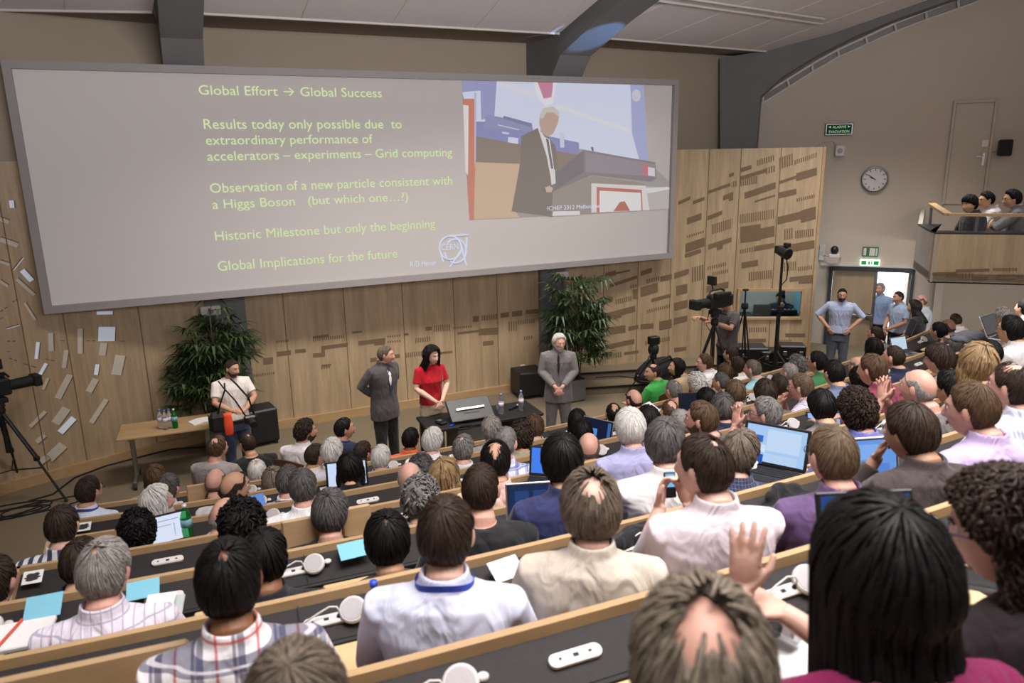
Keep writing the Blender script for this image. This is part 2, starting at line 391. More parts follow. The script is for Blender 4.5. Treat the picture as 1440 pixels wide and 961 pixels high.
P = [(60,365,155,322,22),(150,362,222,335,22),(80,480,203,435,40),(60,590,222,540,15,1),(60,640,222,585,55),(90,690,200,655,25),(38,805,145,775,25),(145,770,220,750,90,1),(50,885,115,872,55),
(372,195,425,178,22),(240,300,380,250,20),(385,245,425,232,35,1),(335,330,420,295,30),(372,345,420,330,18),(240,455,330,420,25),(270,505,415,460,60,1),(245,630,415,575,28),(298,645,333,632,20),(240,765,360,735,22,1),(270,800,412,770,22,1),(235,885,410,848,40),
(545,110,655,75,35,1),(443,160,510,140,25),(443,210,600,162,22),(600,155,660,138,40,1),(443,225,550,205,45,1),(468,310,658,245,38),(530,360,655,322,12),(440,445,655,410,55,1),(442,520,567,503,100),(567,530,652,513,65),(440,660,525,642,25,1),(525,640,650,618,30),(450,740,550,722,35),(495,800,640,785,50,1),
(683,95,770,65,70,1),(775,110,917,60,28,1),(678,240,785,205,18),(785,192,912,155,48),(678,310,787,285,35),(788,345,905,318,20,1),(672,460,815,425,45),(815,420,905,395,75),(712,535,770,525,65,1),(780,545,897,530,45,1),(705,635,897,602,50),(710,740,790,730,55,1),(795,768,888,755,25,1),(745,830,890,815,28),(800,850,890,845,20)]
inlays(m, rw, 940, 200, 4.37, P)
inlays(m, rw, 940, 390, 5.65, [(640,400,785,398,38,1),(630,490,775,488,28),(930,447,1085,447,27),(865,498,985,498,12,1)])
inlays(m, rw, 740, 370, 4.18, [(270,100,330,65,25),(300,130,450,70,35),(358,165,430,150,20,1),(400,235,452,218,25),(385,310,455,290,35),(395,425,455,412,25),(400,465,445,460,15,1),(380,495,458,483,30),(340,570,395,560,18),(465,60,525,42,30),(525,55,610,38,12),(490,125,652,72,20),(612,130,655,120,20,1),(465,210,508,198,28),(525,215,625,190,30,1),(627,155,657,153,58),(470,295,640,250,35),(515,310,560,300,20),(470,380,583,365,45),(600,375,660,362,25),(470,480,635,447,28),(470,535,565,520,32,1),(575,525,660,513,15),(672,50,738,27,28),(708,95,788,75,25,1),(788,80,855,65,30),(672,145,773,115,55),(735,210,850,180,22),(710,275,850,240,20,1),(672,360,748,355,30),(782,345,855,330,50),(870,60,972,27,32),(882,135,945,122,55),(870,235,993,205,45),(868,325,968,303,35),(870,500,945,490,22),(700,460,850,430,25,1)])
for px in (850, 899, 946, 994, 1038, 1093):
    for W in rw:
        u, z = W.sz(px, 300)
        if 0 <= u <= W.L:
            if W is WB and u0 < u < u1: seam(m, W, u, 0, z0); seam(m, W, u, z1, TOPW)
            else: seam(m, W, u, 0, TOPW)
            break
struct(m.build('wall_right', wmats))
# booth behind its window
m = MB(); RB = Matrix((WB.d, -WB.n, Vector((0, 0, 1)))).transposed(); uc = (u0 + u1) / 2; bw = u1 - u0 + .5
m.box(WB.pt(uc, 1.6, -1.75), (bw, .05, 2.0), RB); m.box(WB.pt(u0 - .25, 1.6, -.9), (.05, 1.7, 2.0), RB); m.box(WB.pt(u1 + .25, 1.6, -.9), (.05, 1.7, 2.0), RB)
m.box(WB.pt(uc, 2.62, -.9), (bw, 1.7, .05), RB); m.box(WB.pt(uc, .58, -.9), (bw, 1.7, .05), RB)
struct(m.build('wall_booth', M['booth']))
area('booth_lamp', tuple(WB.pt(uc, 2.5, -.9)), tuple(WB.pt(uc, 0, -.9)), .8, .6, 16, (.75, .93, 1))
m = MB(); zc_ = (z0 + z1) / 2; t_ = .05
for a, b, c, d in ((u0 - t_, z0 - t_, u1 + t_, z0), (u0 - t_, z1, u1 + t_, z1 + t_), (u0 - t_, z0, u0, z1), (u1, z0, u1 + t_, z1)): m.box(WB.pt((a + c) / 2, (b + d) / 2, .0), (c - a, .08, d - b), RB)
wf = struct(m.build('window_1', M['desk_wood'])); m = MB(); m.box(WB.pt(uc, zc_, -.01), (u1 - u0, .008, z1 - z0), RB); m.build('window_pane', M['pane'], wf)
# cream side wall with clerestory, doors
ww = Wall((12.15, 10.87), (13.20, 9.75)); ww = Wall(tuple((ww.a - ww.d * 2.2)[:2]), tuple((ww.b + ww.d * 9)[:2]))
bot = [(1040, 158), (1073, 145), (1110, 122), (1143, 101), (1180, 80), (1220, 62), (1260, 44), (1303, 28), (1348, 12), (1387, -2), (1440, -20), (1560, -52)]
top = [(1040, 150), (1073, 133), (1107, 112), (1142, 90), (1178, 70), (1217, 52), (1258, 33), (1302, 16), (1347, -1), (1387, -15), (1440, -33), (1560, -66)]
B = px_on(ww, bot); T = px_on(ww, top)
dl, dr = ww.sz(1167, 376)[0], ww.sz(1287, 379)[0]; dz = ww.sz(1227, 377)[1]; ub = B[-1][0]; ua = B[0][0]
m = MB(); wpoly(m, ww, [(ua, dz), (ub, dz)] + B[::-1]); wpoly(m, ww, [(ua, -.3), (dl, -.3), (dl, dz), (ua, dz)]); wpoly(m, ww, [(dr, -.3), (ub, -.3), (ub, dz), (dr, dz)])
wpoly(m, ww, [B[-1], (ub + 5, B[-1][1]), (ub + 5, -.3), (ub, -.3)])
RWW = Matrix((ww.d, -ww.n, Vector((0, 0, 1)))).transposed()
m.box(ww.pt(dr + .42, 1.0, .12), (.14, .24, 2.2), RWW)
struct(m.build('wall_side', M['white_wall']))
m = MB(); wpoly(m, ww, [p for p in T] + [(T[-1][0], 9), (T[0][0], 9)], -.25); struct(m.build('wall_side_upper', M['upper']))
for i in range(len(B) - 1):               # clerestory panes
    q = [B[i], B[i + 1], T[i + 1], T[i]]
    m = MB()
    for a, b in ((0, 1), (3, 2), (0, 3)): m.tube([ww.pt(*q[a], .02), ww.pt(*q[b], .02)], .022, 6)
    f = struct(m.build('window_%d' % (i + 2), M['trimw'])); m = MB(); m.add([ww.pt(u, z, -.04) for u, z in q], [(0, 1, 2, 3)]); m.build('window_pane', plain('grey_blind_glass', (128, 120, 114), .35, var=.04), f)
# door frame, closed leaf, open leaf
m = MB(); fz = -.12
m.box(ww.pt(dl + .03, (dz + fz) / 2, .0), (.07, .16, dz - fz), RWW); m.box(ww.pt(dr - .03, (dz + fz) / 2, .0), (.06, .16, dz - fz), RWW); m.box(ww.pt((dl + dr) / 2, dz - .03, .0), (dr - dl, .16, .07), RWW)
struct(m.build('trim_1', M['dframe']))
dm = ww.sz(1227, 440)[0]
m = MB(); m.box(ww.pt((dl + .06 + dm) / 2, (dz - .07 + fz) / 2, -.02), (dm - dl - .08, .05, dz - .07 - fz), RWW)
d1 = struct(m.build('door_1', M['door'])); m = MB(); m.box(ww.pt((dl + dm) / 2 + .1, .93, .06), (dm - dl - .2, .05, .07), RWW, bev=.01); m.box(ww.pt(dm - .06, .93, .04), (.06, .08, .14), RWW, bev=.01); m.build('push_bar', M['steel'], d1)
m = MB(); m.box(ww.pt(dm, (dz - .07 + fz) / 2, -.02), (.05, .08, dz - .07 - fz), RWW); m.build('door_edge', M['steel'], d1)
m = MB(); hx = Matrix.Rotation(R_(80), 3, 'Z'); c = ww.pt(dr - .07, (dz - .07 + fz) / 2, -.38); m.box(c, (.05, .70, dz - .07 - fz), RWW); struct(m.build('door_2', M['door']))
m = MB(); m.box(ww.pt(ww.sz(1225, 373)[0] - .1, dz + .05, .03), (dr - dl + .12, .05, .05), RWW); struct(m.build('trim_2', M['trimw']))
# bright lobby beyond the open leaf
m = MB()
m.box(ww.pt((dl + dr) / 2, 1.2, -3.6), (6.5, .1, 3.2), RWW); m.box(ww.pt(dl - 1.6, 1.2, -1.95), (.1, 3.6, 3.2), RWW); m.box(ww.pt(dr + 3.0, 1.2, -1.95), (.1, 3.6, 3.2), RWW); m.box(ww.pt((dl + dr) / 2, 2.85, -1.95), (6.5, 3.6, .1), RWW)
struct(m.build('wall_lobby', plain('white_lobby_wall', (240, 242, 244), .9, var=.01)))
m = MB(); m.box(ww.pt((dl + dr) / 2, .05, -3.2), (6.3, .02, .1), RWW)
m = MB(); m.box(ww.pt((dl + dr) / 2 + .2, 1.25, -3.52), (3.6, .04, 2.7), RWW); struct(m.build('window_20', emis('daylight_glazing', (232, 241, 255), 1.6, (240, 240, 240))))
# closed upper door of the gallery
q = px_on(ww, [(1340, 147), (1393, 143), (1386, 284), (1332, 291)]); ua_, ub_ = (q[0][0] + q[3][0]) / 2, (q[1][0] + q[2][0]) / 2; zt, zb = (q[0][1] + q[1][1]) / 2, (q[2][1] + q[3][1]) / 2
m = MB(); m.box(ww.pt((ua_ + ub_) / 2, (zt + zb) / 2, .01), (ub_ - ua_, .04, zt - zb), RWW, bev=.01); d3 = struct(m.build('door_3', M['white_wall']))
m = MB()
for a, b, c, d in ((ua_ - .05, zb, ua_, zt + .05), (ub_, zb, ub_ + .05, zt + .05), (ua_, zt, ub_, zt + .05)): m.box(ww.pt((a + c) / 2, (b + d) / 2, .03), (c - a, .05, d - b), RWW, bev=.01)
m.build('door_frame', M['white_wall'], d3)
m = MB(); hc = ww.sz(1382, 224); m.box(ww.pt(hc[0], hc[1], .04), (.04, .02, .22), RWW); m.tube([ww.pt(hc[0], hc[1] + .05, .04), ww.pt(hc[0], hc[1] + .05, .09), ww.pt(hc[0] - .13, hc[1] + .05, .09)], .012, 8); m.build('door_handle', M['steel'], d3)
m = MB(); m.box(ww.pt(hc[0], hc[1] + .28, .035), (.1, .01, .12), RWW); m.build('door_plate', M['white_pl'], d3)
# roof beams
def beam(name, A, profile, wd):
    m = MB(); m.prism(profile, wd); return struct(m.build(name, M['conc']))
def bx(x, ys): return [Vector((x, y, z)) for y, z in ys]
prof = [(12.0, 4.5), (11.55, 4.5), (11.5, 4.9), (11.38, 5.25), (11.0, 5.72), (10.0, 6.1), (8.0, 6.7), (5.0, 7.6), (2.0, 8.3), (2.0, 8.9), (5.0, 8.2), (8.0, 7.3), (10.0, 6.75), (11.0, 6.5), (12.0, 6.4)]
beam('trim_3', None, bx(.30, prof), (.50, 0, 0))
d = Vector((.56, 0, 0)); sh = lambda y: (11.9 - y) * .10
beam('trim_4', None, [Vector((5.95 + sh(y), y, z)) for y, z in prof], d)
# right beam lies along the side wall
W3 = Wall(tuple((ww.a + ww.n * .5)[:2]), tuple((ww.b + ww.n * .5)[:2]))
bp = [(1013, 300), (1066, 300), (1063, 213), (1069, 136), (1100, 108), (1150, 77), (1200, 52), (1260, 27), (1335, 0), (1450, -38), (1600, -80), (1600, -170), (1400, -90), (1300, -40), (1215, 0), (1165, 21), (1130, 41), (1083, 70), (1012, 82)]
beam('trim_5', None, [W3.pt(u, z) for u, z in px_on(W3, bp)], -W3.n * .45)
# ceiling bays
def slab(name, pts, t=.06):
    m = MB(); m.prism([Vector(p) for p in pts], (0, 0, t)); return struct(m.build(name, M['ceil']))
SL = .26
def bay(i, p0, p1, dirv, zs=(6.02, 6.02)):
    p0 = Vector((*p0, zs[0])); p1 = Vector((*p1, zs[1])); dv = Vector((dirv[0], dirv[1], SL)) * 12
    m = MB(); m.prism([p0, p1, p1 + dv, p0 + dv], (0, 0, .08)); struct(m.build('ceiling' if i == 0 else 'ceiling_%d' % i, M['ceil']))
    m = MB(); e = (p1 - p0).normalized()
    m.tube([p0 + Vector((0, -.01, 0)), p1 + Vector((0, -.01, 0))], .022, 6)
    L = (p1 - p0).length
    for s in range(1, int(L / 1.25) + 1):
        a = p0 + e * s * 1.25 - Vector((0, 0, .004)); m.tube([a, a + dv], .005, 4)
    struct(m.build('trim_%d' % (20 + i), M['trimw']))
def back(i, pts):
    m = MB(); m.prism([Vector(p) for p in pts], (0, 0, .05)); struct(m.build('ceiling_soffit_%d' % i, M['soffit']))
bay(0, (.80, 10.93), (5.98, 10.93), (.02, -1))
back(0, [(.80, 10.93, 6.02), (5.98, 10.93, 6.02), (5.98, 12.0, 6.02), (.80, 12.0, 6.02)])
a = onz(0, 14, 6.02); b = onz(214, 17, 6.02); e = (a - b).normalized(); a = b + e * 6
bay(1, a[:2], b[:2], (-e.y * -1 if False else .1, -1)); back(1, [a, b, Vector((.3, 12.0, 6.02)), Vector((a.x, a.y + 1.6, 6.02))])
a = onz(832, 52, 6.02); b = onz(1085, 73, 6.02); bb = b + (b - a) * .05
bay(2, a[:2], bb[:2], (.45, -1)); back(2, [a, bb, Vector((12.6, 12.5, 6.02)), Vector((6.4, 12.1, 6.02))])
m = MB()
for q in ((955, 2, 1156, 31), (960, -6, 1160, 24)):
    P0 = onplane(q[0], q[1], (a.x, a.y, 6.02), Vector((.45, -1, SL)).cross(b - a)); P1 = onplane(q[2], q[3], (a.x, a.y, 6.02), Vector((.45, -1, SL)).cross(b - a)); P0 = P0 + (P0 - P1) * .6
    m.tube([P0 - Vector((0, 0, .03)), P1 - Vector((0, 0, .03))], .02, 6)
struct(m.build('trim_30', M['trimw']))
# columns in the stage wall, with small white boxes on them
m = MB(); m.box((.76, 11.87, 2.1), (.56, .10, 4.2)); struct(m.build('trim_6', M['conc']))
m = MB(); m.box((6.32, 11.86, 2.1), (.5, .12, 4.2)); struct(m.build('trim_7', M['conc']))
for (px, py, lab) in ((296, 437, 'white emergency light box on the grey column behind the left palm'), (789, 388, 'white emergency light box on the grey column behind the right palm')):
    p = ony(px, py, 11.76); m = MB(); m.box((0, 0, 0), (.28, .08, .14), bev=.015); o = thing('emergency_light', p, 0, lab, 'light'); m.build('housing', M['white_pl'], o)
    m = MB(); m.lathe((0, -.045, 0), [(.045, 0), (.04, .012)], 14, rot=RX(R_(90))); m.build('lens', M['grey_pl'], o)
def proj_x(k, x):
    p, _ = arc(k, x, 0, rowz(k)); c = RW.transposed() @ (p - CAM); return CX + FPX * c.x / -c.z if c.z < -.2 else 9999
# ------------------------------------------------------------------ desk benches
def sweep(mb, k, x0, x1, prof, n=40, m=0):       # prof: closed list of (off, dz)
    z = rowz(k); vs = []; fs = []; q = len(prof)
    for i in range(n + 1):
        x = x0 + (x1 - x0) * i / n
        for o, dz in prof:
            p, _ = arc(k, x, o, z + dz); vs.append(p)
    for i in range(n):
        for j in range(q):
            a = i * q + j; b = i * q + (j + 1) % q; fs.append((a, b, b + q, a + q))
    fs += [tuple(range(q))[::-1], tuple(n * q + j for j in range(q))]
    mb.add(vs, fs, m)
PT = math.atan2(.067, .156)                        # tilt of the charcoal panel
def local_frame(k, x, off, dz, tilt=PT):           # x along the row (to the right), y away from viewer up the panel, z = panel normal
    p, th = arc(k, x, off, rowz(k) + dz)
    t = Vector((math.cos(th), math.sin(th), 0)); o = Vector((math.sin(th), -math.cos(th), 0))
    y = -o * math.cos(tilt) + Vector((0, 0, 1)) * math.sin(tilt); z = t.cross(y)
    return p, Matrix((t, y, z)).transposed()
units = {0: [.2, .85, 1.5], 1: [-.75, -.08, .59, .93, 1.78, 2.45, 3.1, 3.8, 4.5]}
ROWNAME = {0: 'the row nearest the camera', 1: 'second row from the camera', 2: 'third row from the camera', 3: 'fourth row from the camera', 4: 'fifth row from the camera', 5: 'third row from the stage', 6: 'second row from the stage', 7: 'front row nearest the stage'}
bench = {}
unit_meshes = None
def disc_unit(m, m2, disc):
    # pill shaped plate with small buttons
    L, Wd = .165, .042; c = -.0 if not disc else -.10
    vs = []
    for i in range(24):
        a = 2 * math.pi * i / 24; sx = (L - Wd) / 2 * (1 if math.cos(a) > 0 else -1)
        vs.append((c + sx + Wd / 2 * math.cos(a), Wd / 2 * math.sin(a)))
    m.prism([Vector((x, y, 0)) for x, y in vs], (0, 0, .012)); m.prism([Vector((c + (x - c) * .93, y * .8, .012)) for x, y in vs], (0, 0, .003))
    m2.lathe((c - L * .3, 0, .015), [(.005, 0), (.005, .001)], 8); m2.box((c, 0, .015), (.018, .012, .002)); m2.box((c + .045, 0, .015), (.012, .008, .002))
for k in range(0, 8):
    x0, x1 = ends[k]; n = 44
    r = tag(thing('desk_bench', (0, 0, 0)), 'curved oak edged desk bench with charcoal panel, ' + ROWNAME[k], 'desk', 'curved desk benches')
    m = MB(); sweep(m, k, x0, x1, [(-.014, 0), (.014, 0), (.016, -.05), (-.014, -.05)], n); m.build('cap_rail', M['desk_wood'], r)
    m = MB(); sweep(m, k, x0, x1, [(.012, -.036), (.168, -.103), (.168, -.115), (.012, -.055)], n)
    for i in range(int((x1 - x0) / 1.3)):
        p, F = local_frame(k, x0 + .5 + 1.3 * i, .1, -.064); m.box(p + F @ Vector((0, 0, .0005)), (.004, .18, .002), F, 1)
    m.build('charcoal_panel', [M['panel_black'], M['dblack']], r)
    m = MB(); sweep(m, k, x0, x1, [(.160, -.102), (.178, -.113), (.178, -.135), (.160, -.135)], n); m.build('black_ledge', M['dblack'], r)
    m = MB(); sweep(m, k, x0, x1, [(-.012, -.04), (.012, -.04), (.012, -rowz(k) + (fl(k - 1) if k > 0 else fl(0) + .26)), (-.012, -rowz(k) + fl(k) + .02 if k < 7 else -rowz(k) + .16)], n); m.build('front_board', M['desk_wood'], r)
    for xe in (x0, x1):
        m = MB(); sg = .01 if xe == x0 else -.03
        sweep(m, k, xe + sg - .012, xe + sg + .024, [(-.012, 0), (.02, 0), (.24, -.085), (.24, -.5), (-.012, -.5)], 2); m.build('end_panel', M['desk_wood'], r)
    xs = units.get(k) or [-.17 + .66 * i for i in range(-1, 40)]
    i = 0
    for j, x in enumerate(xs):
        if not (x0 + .12 < x < x1 - .15): continue
        if proj_x(k, x) > 1470: continue
        disc = (j % 2 == 0) if k != 1 else (j in (1, 2, 4, 6, 8))
        m = MB(); m2 = MB(); disc_unit(m, m2, disc); p, F = local_frame(k, x, .095, -.069)
        f = lambda mb: setattr(mb, 'v', [tuple(p + F @ Vector(v)) for v in mb.v])
        f(m); f(m2); u = m.build('conference_unit', M['white_pl'], r); m2.build('button', M['dblack'], u)
        if disc:
            m = MB(); t2 = Matrix.Rotation(.25, 3, 'X') @ Matrix.Rotation(-.2, 3, 'Y')
            m.lathe((0, .006, .02), [(.044, 0), (.050, .004), (.050, .018), (.045, .024)], 22, rot=t2); m.lathe((0, .006, .02), [(.042, .024), (.038, .0255)], 22, m=1, rot=t2)
            m.ell((.062, .008, .024), (.018, .014, .010)); f(m); m.build('earpiece', [M['white_pl'], M['grey_pl']], u, smooth=False)
            m = MB(); m.tube([(-.055, 0, .014), (-.053, .004, .045), (-.06, .012, .058), (-.085, .02, .056), (-.13, .012, .04), (-.19, -.005, .022)], .0035, 6, 0); m.tube([(-.055, 0, .013), (-.055, .001, .03)], [.009, .004], 8, 1); f(m)
            m.build('earpiece_cable', [M['white_pl'], M['dblack']], u, smooth=True)
    # folding writing tablets of pale beech
    for i in range(int((x1 - x0 - .3) / .56)):
        x = x0 + .38 + .56 * i
        if proj_x(k, x) > 1480: continue
        p, F = local_frame(k, x, .285, -.128, 0.04); m = MB(); m.box(p, (.40, .21, .016), F, bev=.006); m.box(p + F @ Vector((0, .09, -.022)), (.3, .03, .03), F); m.build('writing_tablet', M['tablet'], r)
    bench[k] = r
def backrest(k, x, top, wd=.5, off=-.26, h=.36):
    p, F = local_frame(k, x, off, top - h / 2, R_(82)); m = MB(); m.box(p, (wd, h, .022), F, bev=.01); return m.build('seat_back', M['desk_wood'], bench[k])
backrest(1, -.36, .03, .55); backrest(3, .47, .025, .2); backrest(3, .76, .035, .16); backrest(6, .02, .03, .2)
# ------------------------------------------------------------------ people
def smooth(a, b, x): t = np.clip((x - a) / (b - a), 0, 1); return t * t * (3 - 2 * t)
def headpts(U):                            # unit directions (x right, y front, z up) -> head surface
    U = np.asarray(U, float); x = .076 * U[:, 0]; y = .099 * U[:, 1]; z = .119 * U[:, 2]
    x = x * (1 - .30 * smooth(-.015, -.115, z)) * (1 + .03 * smooth(-.02, .05, z))
    back = y < 0
    y = np.where(back, y * (1 - .42 * smooth(-.005, -.105, z)) * (1 + .05 * smooth(-.01, .05, z)), y)
    f = smooth(.03, .07, y)
    g = lambda x0, z0, sx, sz: np.exp(-((x - x0) / sx) ** 2 - ((z - z0) / sz) ** 2)
    dy = .007 * g(0, .036, .055, .012) - .010 * (g(.033, .013, .015, .012) + g(-.033, .013, .015, .012))
    dy += .026 * np.exp(-(x / .012) ** 2) * smooth(.034, -.026, z) * smooth(-.043, -.033, z)
    dy += .008 * np.exp(-((np.abs(x) - .012) / .009) ** 2 - ((z + .030) / .010) ** 2)
    dy += .007 * g(0, -.064, .024, .011) - .006 * g(0, -.064, .028, .0025) + .011 * g(0, -.1, .024, .016) - .004 * g(0, -.082, .024, .006)
    dy += .004 * (g(.045, -.02, .02, .02) + g(-.045, -.02, .02, .02))
    y = y + f * dy
    return np.stack([x, y, z], 1)
def sphere_grid(n, k):
    U = []; F = []
    for i in range(k + 1):
        p = math.pi * i / k
        for j in range(n):
            a = 2 * math.pi * j / n; U.append((math.sin(p) * math.sin(a), math.sin(p) * math.cos(a), math.cos(p)))
    for i in range(k):
        for j in range(n): F.append((i * n + j, i * n + (j + 1) % n, (i + 1) * n + (j + 1) % n, (i + 1) * n + j))
    return np.array(U), F
HU, HF = sphere_grid(72, 54); HEADV = headpts(HU)

def hand(mb, wrist, fwd, normal, side, curl=.35, spread=.12, s=1.0, thumb=.6):
    """palm + five fingers; fwd = direction of the fingers, normal = back-of-hand direction, side = +1 thumb on the right of fwd x normal"""
    f = Vector(fwd).normalized(); n = Vector(normal); n = (n - f * n.dot(f)).normalized(); x = f.cross(n) * side
    w = Vector(wrist)
    Rm = Matrix((x, f, n)).transposed()
    mb.ell(w + f * .045 * s, (.040 * s, .056 * s, .016 * s), Rm, 12, 8); mb.ell(w + f * .066 * s, (.041 * s, .030 * s, .0135 * s), Rm, 12, 8)
    for i, (ox, L) in enumerate(((.030, .072), (.0105, .080), (-.0095, .074), (-.029, .058))):
        p = w + (f * .086 + x * ox) * s; a = spread * (1.2 - i * .8); d = (f * math.cos(a) + x * math.sin(a)).normalized()
        pts = [p - f * .02 * s, p]; r = [.0095 * s, .0092 * s]; ang = curl * .6
        for seg, q in enumerate((.46, .30, .24)):
            dd = d * math.cos(ang) - n * math.sin(ang); p = p + dd * (L * q * s); pts.append(p); r.append((.0088, .008, .0066)[seg] * s); ang += curl * (1.0, .8, .5)[seg]
        mb.tube(pts, r, 8); mb.ell(pts[-1], (r[-1],) * 3, None, 8, 6)
    p = w + (f * .025 + x * .03) * s; d1 = (f * .75 + x * thumb - n * .25).normalized(); d2 = (f * .95 + x * thumb * .35 - n * .35).normalized()
    q = p + d1 * .042 * s; q2 = q + d2 * .032 * s; mb.tube([p - d1 * .02 * s, p, q, q2], [.013 * s, .012 * s, .0105 * s, .008 * s], 8); mb.ell(q2, (.008 * s,) * 3, None, 8, 6)

def ring_loft(mb, rings, n=24, pw=2.4):    # rings: (z, half width, half depth, y offset)
    vs = []; fs = []
    for z, a, b, yo in rings:
        for k in range(n):
            t = 2 * math.pi * k / n; c, s = math.cos(t), math.sin(t)
            vs.append((a * math.copysign(abs(c) ** (2 / pw), c), yo + b * math.copysign(abs(s) ** (2 / pw), s), z))
    for i in range(len(rings) - 1):
        for k in range(n): fs.append((i * n + k, i * n + (k + 1) % n, (i + 1) * n + (k + 1) % n, (i + 1) * n + k))
    fs += [tuple(range(n))[::-1], tuple((len(rings) - 1) * n + k for k in range(n))]
    mb.add(vs, fs)
FUSE = []
def fuse(mb, name, mats, parent, voxel, it=3):
    o = mb.build(name, mats, parent, smooth=True)
    r = o.modifiers.new('r', 'REMESH'); r.mode = 'VOXEL'; r.voxel_size = voxel; r.use_smooth_shade = True
    s = o.modifiers.new('s', 'SMOOTH'); s.factor = .5; s.iterations = it
    FUSE.append(o); return o

# hair ------------------------------------------------------------------
def hairmat(c1, c2, rough=.5):
    k = ('hair', c1, c2)
    if k in _M: return _M[k]
    t = NT('hair'); co = t.coord('UV', (46, 1.6, 1)); n = t.noise(co, 3.0, 4, .65)
    t.link(t.ramp(n, [(.33, rgb(c1)), (.68, rgb(c2))]), t.b.inputs['Base Color']); t.b.inputs['Roughness'].default_value = rough
    t.b.inputs['Specular IOR Level'].default_value = .22; t.bump(n, .6, .006); _M[k] = t.m; return t.m
HC = dict(black=((9, 8, 8), (28, 25, 24)), dbrown=((28, 21, 17), (70, 54, 43)), brown=((54, 40, 29), (104, 80, 58)), lbrown=((70, 56, 43), (122, 102, 80)),
          blond=((92, 72, 48), (168, 140, 102)), grey=((98, 92, 88), (176, 170, 164)), dgrey=((44, 42, 42), (112, 108, 106)), white=((176, 172, 166), (228, 224, 220)),
          salt=((60, 56, 54), (150, 146, 142)), sand=((84, 74, 64), (150, 137, 121)), gbrown=((70, 60, 52), (128, 114, 100)))
STY = dict(                                  # pf/ps/pa/pb: polar angle of the hairline at front / sideburn / over the ear / nape
    short=dict(th=.012, pf=68, ps=90, pa=78, pb=127, n=260, L=.34, w=.0075), crop=dict(th=.006, pf=66, ps=84, pa=74, pb=118, n=160, L=.2, w=.006),
    full=dict(th=.021, pf=64, ps=90, pa=86, pb=127, n=320, L=.42, w=.009), bowl=dict(th=.021, pf=86, ps=96, pa=96, pb=127, n=320, L=.5, w=.009),
    curly=dict(th=.026, pf=66, ps=88, pa=86, pb=122, n=420, L=.22, w=.010, curl=.012), afro=dict(th=.034, pf=64, ps=88, pa=84, pb=114, n=520, L=.16, w=.011, curl=.014),
    shaggy=dict(th=.020, pf=66, ps=96, pa=100, pb=126, n=360, L=.5, w=.010, tail=.03),
    long=dict(th=.020, pf=62, ps=88, pa=92, pb=96, n=380, L=.6, w=.011, drop=.20), vlong=dict(th=.026, pf=62, ps=88, pa=92, pb=96, n=460, L=.6, w=.013, drop=.50),
    bob=dict(th=.024, pf=64, ps=90, pa=94, pb=96, n=400, L=.6, w=.011, drop=.11), wavy=dict(th=.028, pf=62, ps=88, pa=92, pb=96, n=520, L=.34, w=.012, drop=.17, curl=.010),
    bwavy=dict(th=.022, pf=68, ps=88, pa=92, pb=96, n=620, L=.3, w=.013, drop=.24, curl=.011, da=86))
_TB = None
def head_table():
    global _TB
    if _TB is None:
        tilt = np.array(RX(R_(20))); A = np.radians(np.arange(0, 364, 4)); Pp = np.radians(np.arange(0, 136, 3)); U = []
        for a in A:
            for p in Pp: U.append(tilt @ np.array((math.sin(p) * math.sin(a), math.sin(p) * math.cos(a), math.cos(p))))
        U = np.array(U); V = headpts(U); N = U / np.array((.076, .099, .119)); N /= np.linalg.norm(N, axis=1)[:, None]
        _TB = (np.concatenate([V, N], 1).reshape(len(A), len(Pp), 6)).tolist()
    return _TB
def hlook(a, p):                           # a rad, p deg -> point and outward direction
    T = head_table(); x = (math.degrees(a) % 360) / 4; i = int(x); fx = x - i; y = min(max(p, 0) / 3, 43.99); j = int(y); fy = y - j
    A, B, C, D = T[i][j], T[i + 1][j], T[i][j + 1], T[i + 1][j + 1]; k0, k1, k2, k3 = (1 - fx) * (1 - fy), fx * (1 - fy), (1 - fx) * fy, fx * fy
    r = [A[q] * k0 + B[q] * k1 + C[q] * k2 + D[q] * k3 for q in range(6)]; return Vector(r[:3]), Vector(r[3:])
